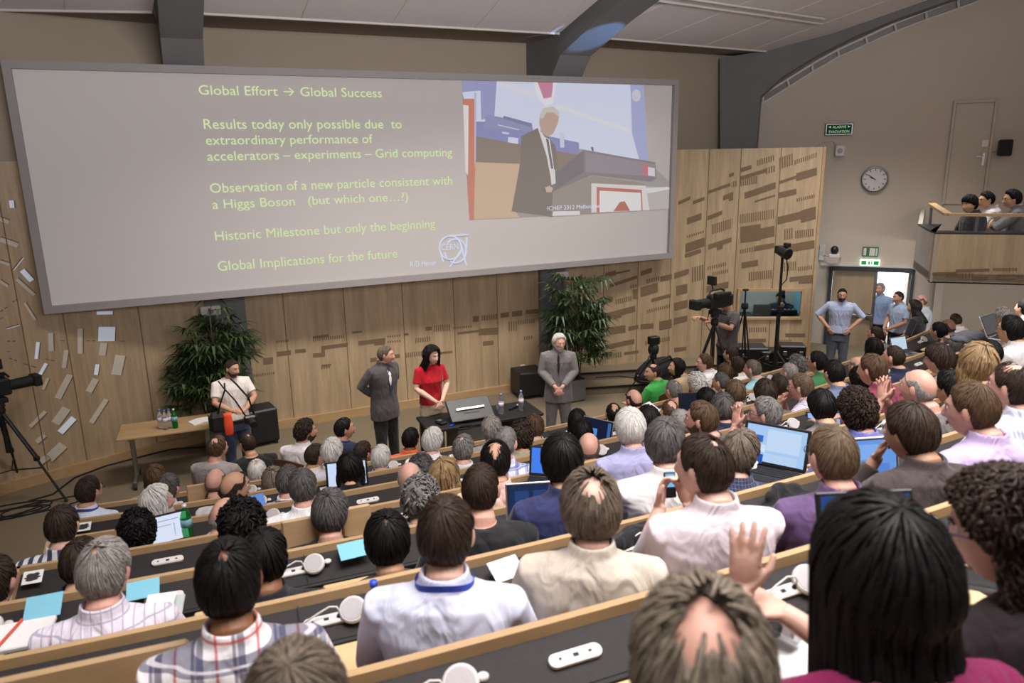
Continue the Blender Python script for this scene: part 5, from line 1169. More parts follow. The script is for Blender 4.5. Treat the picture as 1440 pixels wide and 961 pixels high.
# ------------------------------------------------------------------ fittings on the side wall
def wall_thing(name, px, py, out, label, cat): 
    u, z = ww.sz(px, py); o = thing(name, ww.pt(u, z, out), math.atan2(ww.d.y, ww.d.x), label, cat); return o    # local x along the wall, -y into the room
o = wall_thing('wall_clock', 1230, 252, .02, 'round white wall clock with a steel rim on the cream wall', 'clock')
rc = RX(R_(90)); m = MB(); m.lathe((0, 0, 0), [(.24, 0), (.245, .03), (.232, .055), (.212, .05), (.208, .03)], 40, rot=rc); m.build('rim', M['steel'], o, True)
m = MB(); m.lathe((0, -.028, 0), [(.211, 0), (.209, .006)], 40, rot=rc); m.build('dial', M['white_pl'], o)
for h in range(12):
    a = R_(h * 30); m = MB(); m.box((.175 * math.sin(a), -.037, .175 * math.cos(a)), (.012, .004, .04), RY(a)); m.build('hour_mark', M['dblack'], o)
for nm, an, L, w_ in (('hour_hand', 300, .105, .014), ('minute_hand', 305, .165, .010)):
    a = R_(an if nm == 'minute_hand' else 295); m = MB(); m.box((L / 2 * math.sin(a) * .8, -.042, L / 2 * math.cos(a) * .8), (w_, .004, L), RY(a)); m.build(nm, M['dblack'], o)
o = wall_thing('alarm_sign', 1180, 182, .03, 'dark green alarm sign with pale lettering high on the cream wall', 'sign')
m = MB(); m.box((0, 0, 0), (.50, .08, .23), bev=.012); m.build('housing', M['steel'], o); m = MB(); m.box((0, -.04, 0), (.44, .012, .175)); m.build('sign_face', emis('dim_green_face', (16, 46, 24), .5, (20, 52, 30)), o)
LT = emis('sign_letters', (170, 210, 176), .6, (150, 190, 160))
for s, z, w_ in (('ALARME', .02, .24), ('EVACUATION', -.065, .36)): text(o, s, 'lettering', None, None, .05, LT, (-w_ / 2, z), w_, -.05)
for s_ in (-1, 1): m = MB(); m.prism([Vector((s_ * .15, -.048, .025)), Vector((s_ * .15, -.048, .065)), Vector((s_ * .195, -.048, .045))], (0, -.004, 0)); m.build('arrow_mark', LT, o)
o = wall_thing('wall_sensor', 1181, 212, .05, 'small white box sensor below the dark green alarm sign', 'sensor'); m = MB(); m.box((0, 0, 0), (.17, .12, .22), bev=.02); m.build('housing', M['white_pl'], o); m = MB(); m.lathe((0, -.06, 0), [(.05, 0), (.03, .015)], 16, rot=rc); m.build('lens', M['grey_pl'], o)
m = MB(); m.tube([(-.06, 0, .1), (-.14, .0, .18), (-.3, 0, .16), (-.48, 0, .06)], .006, 5); m.build('cable', M['grey_pl'], o)
o = wall_thing('wall_loudspeaker', 1411, 208, .14, 'small black loudspeaker on the wall right of the upper door', 'speaker'); m = MB(); m.box((0, 0, 0), (.21, .16, .29), bev=.02); m.build('cabinet', M['black'], o); m = MB(); m.box((0, -.082, 0), (.17, .006, .25), bev=.002); m.build('grille', M['dblack'], o); m = MB(); m.tube([(0, .08, 0), (0, .14, -.02)], .015, 6); m.tube([(-.1, .05, -.05), (-.22, .12, -.1), (-.24, .125, -.9)], .005, 5); m.build('bracket', M['dsteel'], o)
o = wall_thing('exit_pictogram_sign', 1224, 354, .03, 'square green and white exit door pictogram above the lit exit sign', 'sign'); m = MB(); m.box((0, 0, 0), (.28, .03, .19)); m.build('plate', plain('exit_green', (52, 110, 66), .5), o)
for x, w_ in ((-.10, .05), (0.03, .10), (.108, .03)): m = MB(); m.box((x, -.017, 0), (w_, .006, .145)); m.build('pictogram', M['white_pl'], o)
o = wall_thing('exit_sign', 1223, 369, .05, 'glowing green and white exit sign directly over the doorway', 'sign'); m = MB(); m.box((0, 0, 0), (.36, .08, .13), bev=.01); m.build('light_box', emis('exit_white', (226, 255, 234), 1.1, (230, 240, 230)), o)
for x, w_ in ((-.11, .09), (.11, .09), (-.015, .03), (.03, .02)): m = MB(); m.box((x, -.042, 0), (w_, .006, .075 if abs(x) > .1 else .06)); m.build('pictogram', emis('exit_green_lit', (24, 160, 70), .55, (20, 120, 60)), o)
o = wall_thing('projector_camera', 1173, 352, .3, 'small black and white remote camera on a bracket left of the exit signs', 'camera')
m = MB(); m.box((0, 0, -.07), (.20, .22, .07), bev=.01); m.build('base', M['white_pl'], o); m = MB(); m.ell((0, -.01, .04), (.075, .08, .085)); m.box((0, -.05, .045), (.09, .08, .09), bev=.02); m.build('head', M['black'], o, True); m = MB(); m.tube([(0, .05, -.1), (-.2, .28, -.1)], .018, 6); m.tube([(0, .0, -.1), (.14, .28, -.12)], .012, 6); m.box((-.22, .28, -.05), (.10, .04, .3)); m.build('bracket', M['white_pl'], o)
# ------------------------------------------------------------------ balcony
_p, _q = at(1311, 366, 10.0), at(1440, 370, 9.7); BD = Vector((_p.x, _p.y)); BE = BD + (Vector((_q.x, _q.y)) - BD) * 2.6; bdir = (BE - BD).normalized(); bn = Vector((-bdir.y, bdir.x))
if bn.x < 0: bn = -bn
ZB0, ZB1 = 2.44, 3.08
chb = at(1290, 322, 11.1); cb = Vector((chb.x, chb.y)); far = ww.pt(ww.sz(1291, 330)[0], 0, .05); far = Vector((far.x, far.y)); 
L_ = BE + bn * 3.2; Lf = ww.pt(ww.sz(1440, 300)[0] + 4, 0, .05); Lf = Vector((Lf.x, Lf.y))
bal = thing('balcony', (BD.x, BD.y, ZB0), 0, 'timber fronted balcony with a pale handrail above the right-hand rows', 'balcony'); BO = Vector((BD.x, BD.y, ZB0))
V3 = lambda p, z: Vector((p.x, p.y, z)) - BO
Wf = Wall(tuple(BD), tuple(BE)); m = MB()
m.prism([V3(BD, ZB0), V3(BE, ZB0), V3(BE, ZB1), V3(BD, ZB1)], Vector((bn.x, bn.y, 0)) * .1); 
mi = MB(); inl = [(380,765,560,760,20),(555,742,808,735,22),(480,775,690,765,30,1),(680,795,800,795,28,1),(835,733,1020,730,22,1),(855,795,1005,793,26),(865,778,1068,778,18,1)]
for t_ in inl:
    x0, y0, x1, y1, h = [v / 5.34 for v in t_[:5]]; n_ = int((x1 - x0) / 2) if len(t_) > 5 else 1
    for i in range(n_):
        a = x0 + (x1 - x0) * i / n_; b_ = a + (x1 - x0) / n_ * (.5 if n_ > 1 else 1); q = [Wf.sz(1240 + xx, 240 + yy) for xx, yy in ((a, y0), (b_, y1), (b_, y1 + h), (a, y0 + h))]
        mi.prism([Wf.pt(u, z, -.004) - BO for u, z in q], Wf.n * .009)
fp = m.build('front_panel', M['wall_wood'], bal); mi.build('slot_pattern', M['inlay'], fp)
m = MB(); m.prism([V3(BD, ZB0), V3(cb, ZB0), V3(cb, ZB1), V3(BD, ZB1)], Vector((.02, -.02, 0))); m.prism([V3(cb, ZB0), V3(far, ZB0), V3(far, ZB1), V3(cb, ZB1)], Vector((.06, -.03, 0))); m.build('side_panel', plain('pale_laminate', (170, 164, 158), .3, var=.12, scale=3), bal)
m = MB(); m.prism([V3(p, ZB0 + .02) for p in (BD, BE, L_, Lf, far, cb)], (0, 0, .10)); m.build('balcony_floor', M['upper'], bal)
m = MB(); m.prism([V3(BD, ZB0 - .012), V3(BE, ZB0 - .012), V3(BE, ZB0 + .012), V3(BD, ZB0 + .012)], Vector((bn.x, bn.y, 0)) * .11); m.prism([V3(BD, ZB1), V3(BE, ZB1), V3(BE + bn * .3, ZB1), V3(BD + bn * .3, ZB1)], (0, 0, .02)); m.prism([V3(BD, ZB1), V3(cb, ZB1), V3(cb + Vector((.25, -.2)), ZB1), V3(BD + bn * .3, ZB1)], (0, 0, .02)); m.build('dark_ledge', M['dsteel'], bal)
zr = 3.31; r0 = BD + bn * .12 + bdir * .15; m = MB(); a = V3(r0, zr); b_ = V3(BE, zr); 
def bar(p, q, w_, h_): 
    d = (q - p).normalized(); s_ = Vector((-d.y, d.x, 0)).normalized() * w_; m.prism([p - s_, p + s_, q + s_, q - s_], (0, 0, h_))
pc = V3(cb + Vector((.12, -.1)), zr + .06); bar(a, b_, .05, .035); bar(a, pc, .05, .035); m.build('handrail', M['desk_wood'], bal)
for p in (r0 + bdir * .35, r0 + bdir * 1.75, r0 + bdir * 3): m = MB(); m.tube([V3(p, ZB1), V3(p, zr)], .018, 8); m.build('rail_post', M['steel'], bal)
m = MB(); m.tube([V3(cb + Vector((.10, -.12)), ZB1), pc + Vector((0, 0, 0))], .02, 8); m.build('rail_post', M['steel'], bal)
# ------------------------------------------------------------------ palms
def palm(px, py, h, wd, seed, label, y=None):
    rnd = random.Random(seed); b0 = onz(px, py, 0); r = thing('potted_palm', b0, 0, label, 'plant', 'potted palms')
    m = MB(); m.box((0, 0, .2), (.34, .34, .4), bev=.03); m.build('planter', M['pot'], r); m = MB(); m.box((0, 0, .395), (.3, .3, .02)); m.build('soil', plain('potting_soil', (50, 38, 28), .95), r)
    st = MB(); lf = MB()
    for i in range(11):
        a = rnd.uniform(0, 6.28); rr = rnd.uniform(.02, .12); x, y_ = rr * math.cos(a), rr * math.sin(a); top = h * rnd.uniform(.45, .98); lx, ly = x + rnd.gauss(0, .12), y_ + rnd.gauss(0, .10)
        st.tube([(x, y_, .38), ((x + lx) / 2, (y_ + ly) / 2, top * .6), (lx, ly, top)], [.014, .012, .009], 6)
        for j in range(15):
            f = rnd.uniform(.26, 1.0); p = Vector((x + (lx - x) * f, y_ + (ly - y_) * f, .38 + (top - .38) * f)); az = rnd.uniform(0, 6.28); L = rnd.uniform(.18, .42) * wd; up = rnd.uniform(.0, .8)
            d = Vector((math.cos(az), math.sin(az), up)).normalized(); q = p + d * L; st.tube([p, p + d * L * .6 + Vector((0, 0, .02)), q], [.005, .004, .003], 4)
            nb = rnd.randint(7, 10); side = d.cross(Vector((0, 0, 1))).normalized(); upv = side.cross(d)
            for k in range(nb):
                an = R_(-105 + 210 * k / (nb - 1)); bd = (d * math.cos(an) + side * math.sin(an)).normalized(); bl = rnd.uniform(.24, .36) * wd * (1 - .25 * abs(an) / 1.8); w_ = .023
                p1 = q + bd * bl * .5 + Vector((0, 0, .02)); p2 = q + bd * bl + Vector((0, 0, -.10 * rnd.uniform(.5, 1.6))); sd = bd.cross(upv).normalized() * w_
                b = len(lf.v); lf.v += [tuple(q), tuple(p1 - sd), tuple(p1 + Vector((0, 0, -.006))), tuple(p1 + sd), tuple(p2)]; lf.f += [(b, b + 1, b + 2), (b, b + 2, b + 3), (b + 1, b + 4, b + 2), (b + 2, b + 4, b + 3)]; lf.mi += [0] * 4
    ym = 11.70 - b0.y
    for q_ in (st, lf): q_.v = [(v[0], min(v[1], ym - .02 * (v[1] > ym) * (hash(v) % 5)), v[2]) for v in q_.v]
    st.build('stems', plain('palm_stem', (70, 64, 40), .7), r, True); lf.build('foliage', M['leaf'], r)
    return r
palm(311, 634, 2.28, 1.12, 3, 'tall bushy palm behind the person in the white T-shirt')
palm(806, 562, 2.28, 1.08, 5, 'tall bushy palm behind the grey suited speaker')
# ------------------------------------------------------------------ stage furniture
def stage_speaker(px, py, dims, rz, label):
    b0 = onz(px, py, 0); o = thing('stage_loudspeaker', b0, rz, label, 'speaker', 'floor loudspeakers'); m = MB(); m.box((0, 0, dims[2] / 2 + .05), dims, bev=.02); m.build('cabinet', M['black'], o)
    m = MB(); m.box((0, -dims[1] / 2 - .004, dims[2] / 2 + .05), (dims[0] * .88, .012, dims[2] * .9), bev=.004); m.build('grille', M['dblack'], o)
    for sx in (-1, 1):
        for sy in (-1, 1): m = MB(); m.lathe((sx * dims[0] * .38, sy * dims[1] * .38, 0), [(.03, 0), (.03, .05)], 10); m.build('foot', M['dsteel'], o)
stage_speaker(370, 622, (.42, .40, .52), R_(8), 'black floor loudspeaker right of the person in the white T-shirt')
stage_speaker(743, 556, (.50, .48, .44), R_(-4), 'square black loudspeaker at the foot of the timber wall by the right palm')
def outlet(px, py, label):
    p = ony(px, py, YW - .012); o = thing('wall_socket', p, 0, label, 'socket'); 
    for z in (.06, -.06):
        m = MB(); m.box((0, 0, z), (.10, .02, .10), bev=.008); q = m.build('socket_plate', M['white_pl'], o); m = MB(); m.lathe((0, -.011, z), [(.028, 0), (.028, .003)], 12, rot=rc); m.build('socket_hole', M['dsteel'], q)
outlet(380, 583, 'white double wall socket beside the left floor loudspeaker')
outlet(735, 521, 'white wall socket above the square black loudspeaker')
# left folding table
ztb = .74; TA, TB_, TC, TD = onz(163, 619, ztb), onz(304, 600, ztb), onz(303, 583, ztb), onz(177, 599, ztb)
tx = (TB_ - TA).normalized(); ty_ = Vector((-tx.y, tx.x, 0)); tw = (TB_ - TA).length; tdp = .62
tab = thing('folding_table', ((TA + TB_) / 2 + ty_ * tdp / 2) * 1, math.atan2(tx.y, tx.x), 'oak topped folding table with bottles against the left wall', 'table'); tab.location.z = 0
m = MB(); m.box((0, 0, ztb - .015), (tw, tdp, .03), bev=.006); m.build('tabletop', M['desk_wood'], tab)
for s_ in (-1, 1):
    m = MB(); x = s_ * (tw / 2 - .14); m.box((x, 0, .40), (.06, .05, .66), bev=.01); m.box((x, 0, .09), (.05, .56, .045), bev=.01); m.box((x, 0, ztb - .05), (.05, .5, .04), bev=.01); lg = m.build('leg', M['steel'], tab)
    for sy in (-1, 1): m = MB(); m.lathe((x - .015, sy * .27, .04), [(.04, 0), (.04, .03)], 12, rot=RY(R_(90))); m.build('castor', M['dsteel'], lg)
def bottle(p, h, r, body, cap, label, capc, lab=None, grp=None):
    o = thing('water_bottle', p, random.uniform(0, 6), label, 'bottle', grp); m = MB(); m.lathe((0, 0, 0), [(r * .85, 0), (r, h * .03), (r, h * .30), (r * .93, h * .34), (r, h * .38), (r, h * .62), (r * .8, h * .74), (r * .38, h * .86), (r * .34, h * .93)], 18); m.build('bottle_body', body, o, True)
    m = MB(); m.lathe((0, 0, h * .92), [(r * .42, 0), (r * .42, h * .08)], 14); m.build('cap', plain('bottle_cap', capc, .4), o, True)
    if lab: m = MB(); m.lathe((0, 0, h * .38), [(r * 1.02, 0), (r * 1.02, h * .22)], 18); m.build('paper_label', plain('bottle_label', lab, .6), o, True)
for px, py, bd, cp, lb, la in ((227, 603, 'clear', (90, 110, 190), (210, 200, 214), 'leftmost clear water bottle on the folding table'), (234, 604, 'clear', (90, 110, 190), (210, 200, 214), 'middle clear water bottle on the folding table'), (240, 602, 'clear', (90, 110, 190), (210, 200, 214), 'clear water bottle touching the green one on the folding table'), (247, 602, 'green_glass', (220, 220, 220), (120, 170, 190), 'green glass bottle on the folding table')):
    bottle(onz(px, py, ztb), .27, .036, M[bd], 0, la, cp, lb, 'bottles on the folding table')
bk = thing('open_book', onz(283, 593, ztb), R_(20), 'open white booklet on the right end of the folding table', 'book'); m = MB()
for s_ in (-1, 1): m.box((s_ * .07, 0, .012), (.14, .20, .016), RY(s_ * .10), bev=.003)
m.build('pages', M['paper'], bk); m = MB(); m.box((0, 0, .003), (.29, .21, .005)); m.build('cover', M['greycard'], bk)
# stage table with the tilted touch panel
zt = .72; A_, B2, C_ = onz(603, 607, zt), onz(765, 581, zt), onz(742, 568, zt); tx = (B2 - A_).normalized(); n2 = Vector((-tx.y, tx.x, 0)); L1 = (B2 - A_).length; W1 = .62
st_ = thing('stage_table', (A_ + B2) / 2 + n2 * W1 / 2, math.atan2(tx.y, tx.x), 'long low black presenter table in front of the stage speakers', 'table'); st_.location.z = 0; SO = Vector(st_.location)
m = MB(); m.box((0, 0, zt - .02), (L1, W1, .04), bev=.008); m.build('tabletop', M['dblack'], st_); m = MB(); m.box((L1 * .28, 0, zt - .16), (L1 * .38, W1 * .9, .02)); m.build('under_shelf', M['black'], st_); m = MB(); m.box((-L1 * .07, -.02, .36), (.62, W1 * .86, .62), bev=.01); m.build('equipment_cabinet', plain('grey_cabinet', (88, 84, 82), .5), st_)
for x in (-L1 / 2 + .06, L1 / 2 - .06):
    for y in (-W1 / 2 + .06, W1 / 2 - .06): m = MB(); m.box((x, y, (zt - .04) / 2), (.05, .05, zt - .04)); m.build('leg', M['black'], st_)
def on_table(px, py): return onz(px, py, zt)
o = thing('touch_monitor', on_table(662, 590), math.atan2(tx.y, tx.x), 'tilted black touch monitor seen from behind on the presenter table', 'monitor'); m = MB(); m.box((0, .02, .14), (.62, .035, .36), RX(R_(-52)), bev=.01); m.build('panel', M['black'], o); m = MB(); m.box((0, .0, .165), (.4, .012, .03), RX(R_(-52))); m.build('back_bar', M['steel'], o); m = MB(); m.box((0, .0, .06), (.24, .10, .12), bev=.01); m.box((0, .02, .01), (.3, .22, .02), bev=.005); m.build('stand', M['black'], o)
o = thing('conference_phone', on_table(620, 596), .3, 'small black handset on the left end of the presenter table', 'phone'); m = MB(); m.box((0, 0, .02), (.10, .16, .035), bev=.012); m.build('case', M['black'], o); m = MB(); m.box((0, .03, .04), (.06, .05, .006)); m.build('display', plain('grey_display', (90, 96, 100), .2), o)
o = thing('pen', on_table(636, 599), .6, 'blue marker pen lying on the presenter table', 'pen'); m = MB(); m.tube([(-.06, 0, .012), (.05, 0, .012), (.065, 0, .012)], [.01, .01, .004], 8); m.build('pen_barrel', plain('blue_marker', (40, 70, 220), .4), o)
bottle(on_table(705, 583), .30, .037, M['clear'], 0, 'water bottle left of the marker pens on the presenter table', (120, 150, 210), (222, 206, 214)); bottle(on_table(733, 578), .30, .037, M['clear'], 0, 'water bottle near the right end of the presenter table', (120, 150, 210), (222, 206, 214))
o = thing('drinking_glass', on_table(701, 580), 0, 'short empty drinking glass beside the left presenter bottle', 'glass'); m = MB(); m.lathe((0, 0, 0), [(.028, 0), (.034, .09), (.031, .09), (.026, .008)], 16); m.build('tumbler', M['clear'], o, True)
o = thing('microphone', on_table(723, 575), .5, 'black handheld microphone lying between the presenter bottles', 'microphone'); m = MB(); m.tube([(-.12, 0, .02), (.06, 0, .02)], [.012, .017], 10); m.build('handle', M['black'], o); m = MB(); m.ell((.085, 0, .024), (.03, .024, .024)); m.build('grille', M['steel'], o, True)
o = thing('tangled_cable', on_table(655, 603), 0, 'black cable coil lying on the presenter table before the monitor', 'cable'); m = MB(); m.tube([(.11 * math.cos(t_ * .5) * (1 + .1 * math.sin(t_)), .06 * math.sin(t_ * .5), .012 + .004 * (t_ % 5)) for t_ in range(40)], .006, 5); m.build('coil', M['dblack'], o)
# ------------------------------------------------------------------ tripods, cameras, light stand
def tripod(o, h, spread, rz=0, r=.016, ctr=True):
    for i in range(3):
        a = rz + i * 2.094; m = MB(); m.tube([(0, 0, h), (spread * .55 * math.cos(a), spread * .55 * math.sin(a), h * .48)], r, 8); m.tube([(spread * .52 * math.cos(a), spread * .52 * math.sin(a), h * .51), (spread * math.cos(a), spread * math.sin(a), .02)], r * .7, 8)
        d = Vector((-math.sin(a), math.cos(a), 0)) * r * 1.6; m.tube([Vector((0, 0, h - .02)) + d, Vector((spread * .55 * math.cos(a), spread * .55 * math.sin(a), h * .48)) + d], r * .6, 6); m.box((spread * .55 * math.cos(a), spread * .55 * math.sin(a), h * .48), (.06, .06, .06), RZ(a), bev=.01); m.ell((spread * math.cos(a), spread * math.sin(a), .02), (.025, .025, .02)); m.build('leg', M['black'], o)
    if ctr: m = MB(); m.tube([(0, 0, h * .55), (0, 0, h + .06)], r * 1.1, 8); m.lathe((0, 0, h), [(.05, -.04), (.06, 0), (.05, .05)], 14); m.build('centre_column', M['dblack'], o)
    m = MB()
    for i in range(3): a = rz + i * 2.094; m.tube([(0, 0, h * .36), (spread * .62 * math.cos(a), spread * .62 * math.sin(a), h * .38)], r * .45, 6)
    m.build('spreader', M['dsteel'], o)
def vcam(o, z, yaw, s=1.0, big=True):
    Rz = RZ(yaw); T = lambda v: Vector((0, 0, z)) + Rz @ (Vector(v) * s)
    m = MB(); m.box(T((0, 0, -.10)), (.12 * s, .2 * s, .07 * s), Rz, bev=.01); m.lathe(T((0, 0, -.18)), [(.07 * s, 0), (.055 * s, .06)], 14); m.tube([T((.05, -.1, -.12)), T((.09, -.4, -.22))], .012 * s, 6); m.build('fluid_head', M['dblack'], o)
    m = MB(); m.box(T((0, -.05, .07)), (.14 * s, .42 * s, .22 * s), Rz, bev=.02); m.box(T((0, -.30, .06)), (.11 * s, .14 * s, .18 * s), Rz, bev=.015); m.tube([T((0, -.2, .22)), T((0, -.1, .26)), T((0, .12, .25)), T((0, .17, .18))], .016 * s, 6); b = m.build('camera_body', M['black'], o)
    m = MB(); m.tube([T((0, .14, .07)), T((0, .2, .07)), T((0, .42, .07))], [.06 * s, .072 * s, .075 * s], 16); m.box(T((0, .47, .07)), (.19 * s, .10 * s, .15 * s), Rz, bev=.012); m.build('lens', M['dblack'], o)
    m = MB(); m.box(T((-.11, .02, .19)), (.10 * s, .26 * s, .08 * s), Rz, bev=.015); m.tube([T((-.11, -.10, .19)), T((-.11, -.2, .19))], .032 * s, 12); m.build('viewfinder', M['dblack'], o)
    if big: m = MB(); m.box(T((.04, .06, .40)), (.17 * s, .05 * s, .14 * s), Rz, bev=.01); m.tube([T((.02, .04, .24)), T((.04, .06, .34))], .012 * s, 6); m.build('monitor_box', M['black'], o)
    m = MB(); m.tube([T((.08, -.05, .02)), T((.2, -.1, -.15)), T((.16, .0, -.35)), T((.05, -.04, -.5))], .007 * s, 5); m.build('hanging_cable', M['dblack'], o)
p = at(-6, 545, 9.2); o = thing('television_camera', (p.x, p.y, 0), 0, 'black television camera on a heavy tripod at the left edge', 'camera'); hh_ = p.z - .3; tripod(o, hh_, .62, R_(-25), .022); vcam(o, p.z - .08, R_(-62), .95)
p = onz(20, 720, 0); o = thing('floor_cable', (p.x, p.y, 0), 0, 'tangle of black cables on the carpet below the left television camera', 'cable'); m = MB(); rn = random.Random(4)
for q in range(4):
    bx_, by_, rr_, ph_ = rn.uniform(-.2, .5), rn.uniform(-.1, .25), rn.uniform(.2, .34), rn.uniform(0, 6)
    m.tube([(bx_ + rr_ * 1.7 * math.cos(ph_ + t_ * .2), by_ + rr_ * .6 * math.sin(ph_ + t_ * (.2 + .01 * q)), .012) for t_ in range(34)], .008, 5)
m.tube([tuple(onz(x, y, .012) - Vector((p.x, p.y, 0))) for x, y in ((40, 705), (75, 695), (105, 672), (150, 655), (200, 642), (240, 632), (300, 628), (330, 622))], .012, 6); m.build('cables', M['dblack'], o)
p = at(2, 690, 8.6); 
p = at(919, 489, 12.1); o = thing('camera_tripod', (p.x, p.y, .3), 0, 'black video tripod with a small camera in front of the timber wall', 'tripod'); tripod(o, p.z - .3 - .14, .42, .4, .016); m = MB(); m.box((0, 0, p.z - .3 + .12), (.17, .12, .13), bev=.01); m.build('camera_body', M['black'], o); m = MB(); m.ell((0, 0, p.z - .3 - .03), (.09, .09, .11)); m.tube([(0, 0, p.z - .32), (-.22, -.12, p.z - .50)], .012, 6); m.tube([(.03, .04, p.z - .3), (.10, .1, p.z - .22)], .014, 6); m.build('fluid_head', M['dblack'], o, False)
p = at(1006, 430, depth(CAMOP.location + Vector((0, 0, 1.3))) - .5); o = thing('studio_camera', (p.x, p.y, .3), 0, 'large black video camera on a tripod worked by the camera operator', 'camera'); tripod(o, p.z - .3 - .26, .5, .9, .018); vcam(o, p.z - .3, R_(100), .95)
p = at(1048, 420, 12.0); o = thing('slim_tripod', (p.x, p.y, .02), 0, 'slim empty black tripod in front of the booth window', 'tripod'); hb = p.z - .05; tripod(o, hb - .1, .34, .5, .010); m = MB(); m.tube([(0, 0, hb - .1), (0, 0, hb + .15)], .012, 8); m.box((0, 0, hb + .17), (.08, .06, .03), bev=.005); m.build('head', M['black'], o)
p = at(1090, 512, 12.2); o = thing('lamp_stand', (p.x, p.y, max(p.z - .15, 0)), 0, 'tall black lamp stand with a small spotlight rising in front of the booth', 'stand'); top_ = at(1094, 352, 12.2).z - o.location.z
m = MB(); m.tube([(0, 0, .05), (0, 0, top_ * .5)], .034, 10); m.tube([(0, 0, top_ * .5), (0, 0, top_ - .05)], .022, 10); m.box((0, -.03, top_ * .55), (.09, .09, .10), bev=.01); m.build('mast', M['dblack'], o); 
for i in range(3): a = .4 + i * 2.094; m = MB(); m.tube([(0, 0, .38), (.55 * math.cos(a), .55 * math.sin(a), .02)], .014, 6); m.tube([(0, 0, .1), (.3 * math.cos(a), .3 * math.sin(a), .19)], .009, 6); m.build('leg', M['dblack'], o)
m = MB(); m.tube([(0, .06, top_ + .05), (0, -.12, top_)], [.08, .09], 14); m.box((0, .08, top_ + .06), (.12, .1, .12), bev=.01); m.box((.03, -.05, top_ + .14), (.09, .09, .07), bev=.01); m.build('spotlight', M['black'], o); m = MB(); m.tube([(.06, 0, top_ - .02), (.13, .0, top_ - .22), (.12, 0, top_ - .42), (.02, 0, top_ - .5)], .01, 6); m.box((.05, 0, top_ - .62), (.09, .05, .06), bev=.01); m.box((.05, 0, top_ - .85), (.07, .05, .06), bev=.01); m.build('cable_and_clamp', M['dblack'], o)
def case(px, py, D, dims, rz, label, name='flight_case'):
    p = at(px, py, D); o = thing(name, (p.x, p.y, max(p.z - dims[2] / 2, .3)), rz, label, 'case', 'equipment cases below the booth'); m = MB(); m.box((0, 0, dims[2] / 2), dims, bev=.02); m.build('case_body', M['black'], o)
    for s_ in (-1, 1): m = MB(); m.box((s_ * dims[0] * .3, -dims[1] / 2 - .006, dims[2] * .7), (.06, .014, .07), bev=.004); m.build('latch', M['steel'], o)
    m = MB(); m.tube([(-.12, -dims[1] / 2 - .01, dims[2] * .5), (-.1, -dims[1] / 2 - .05, dims[2] * .5), (.1, -dims[1] / 2 - .05, dims[2] * .5), (.12, -dims[1] / 2 - .01, dims[2] * .5)], .012, 6); m.build('carry_handle', M['dsteel'], o)
case(1055, 503, 12.6, (.5, .4, .42), -.5, 'black equipment case below the booth window, left of the lamp stand'); case(1086, 505, 12.5, (.46, .36, .34), -.5, 'black equipment case directly behind the lamp stand'); case(1112, 501, 12.4, (.42, .3, .42), -.6, 'black equipment case right of the lamp stand')
p = onz(925, 530, .3); o = thing('camera_bag', (p.x, p.y, .3), .3, 'long soft black bag on the platform below the timber wall', 'bag'); m = MB(); ring_loft(m, [(0, .55, .17, 0), (.05, .62, .21, 0), (.2, .55, .2, 0), (.30, .34, .14, .02), (.33, .1, .05, .02)], 22, 2.2); m.build('bag_body', M['dblack'], o, True); m = MB(); m.tube([(-.4, -.1, .2), (-.2, -.16, .36), (.15, -.14, .38), (.35, -.08, .22)], .018, 6); m.build('shoulder_strap', M['black'], o)
p = onz(862, 545, .3) ; o = thing('floor_cable', (p.x, p.y, .3), 0, 'thin black cable running along the platform before the timber wall', 'cable'); m = MB(); m.tube([tuple(onz(x, y, .31) - Vector((p.x, p.y, .3))) for x, y in ((838, 531), (870, 529), (900, 533), (930, 541))], .012, 6); m.build('cable', M['dblack'], o)
# ------------------------------------------------------------------ laptops and things on the desks
def laptop(P, yaw, w, label, lid, screencol, tilt=15, base=True, key=None, scr=None, dz=0, grp=None):
    """P = centre of the hinge; yaw = heading the user looks along"""
    o = thing('laptop', P, yaw, label, 'laptop', 'open laptops on the desks'); d = w * .66
    m = MB(); m.box((0, -d / 2, .008), (w, d, .018), bev=.006); b = m.build('base', lid, o); m = MB()
    for r_ in range(4): m.box((0, -d * (.14 + .11 * r_), .0185), (w * .86, d * .085, .003))
    m.box((0, -d * .78, .0182), (w * .3, d * .28, .002)); m.build('keyboard', M['dblack'], b)
    Rt = RX(R_(-tilt)); T = lambda v: Vector((0, 0, .016)) + Rt @ Vector(v)
    m = MB(); m.box(T((0, .004, d / 2)), (w, .010, d), Rt, bev=.005); l = m.build('lid', lid, o); m = MB(); m.box(T((0, -.0015, d / 2)), (w * .95, .002, d * .92), Rt); m.build('bezel', M['dblack'], l)
    m = MB(); m.box(T((0, -.003, d / 2 + .004)), (w * .90, .002, d * .84), Rt); s_ = m.build('display', emis('laptop_screen', screencol, .95, (10, 10, 14)), l)
    for (x, z, ww_, hh_, c) in (scr or []): m = MB(); m.box(T((x * w, -.0045, d * z)), (ww_ * w, .0015, hh_ * d), Rt); m.build('window_on_display', emis('laptop_window', c, .95, (10, 10, 14)), s_)
    return o
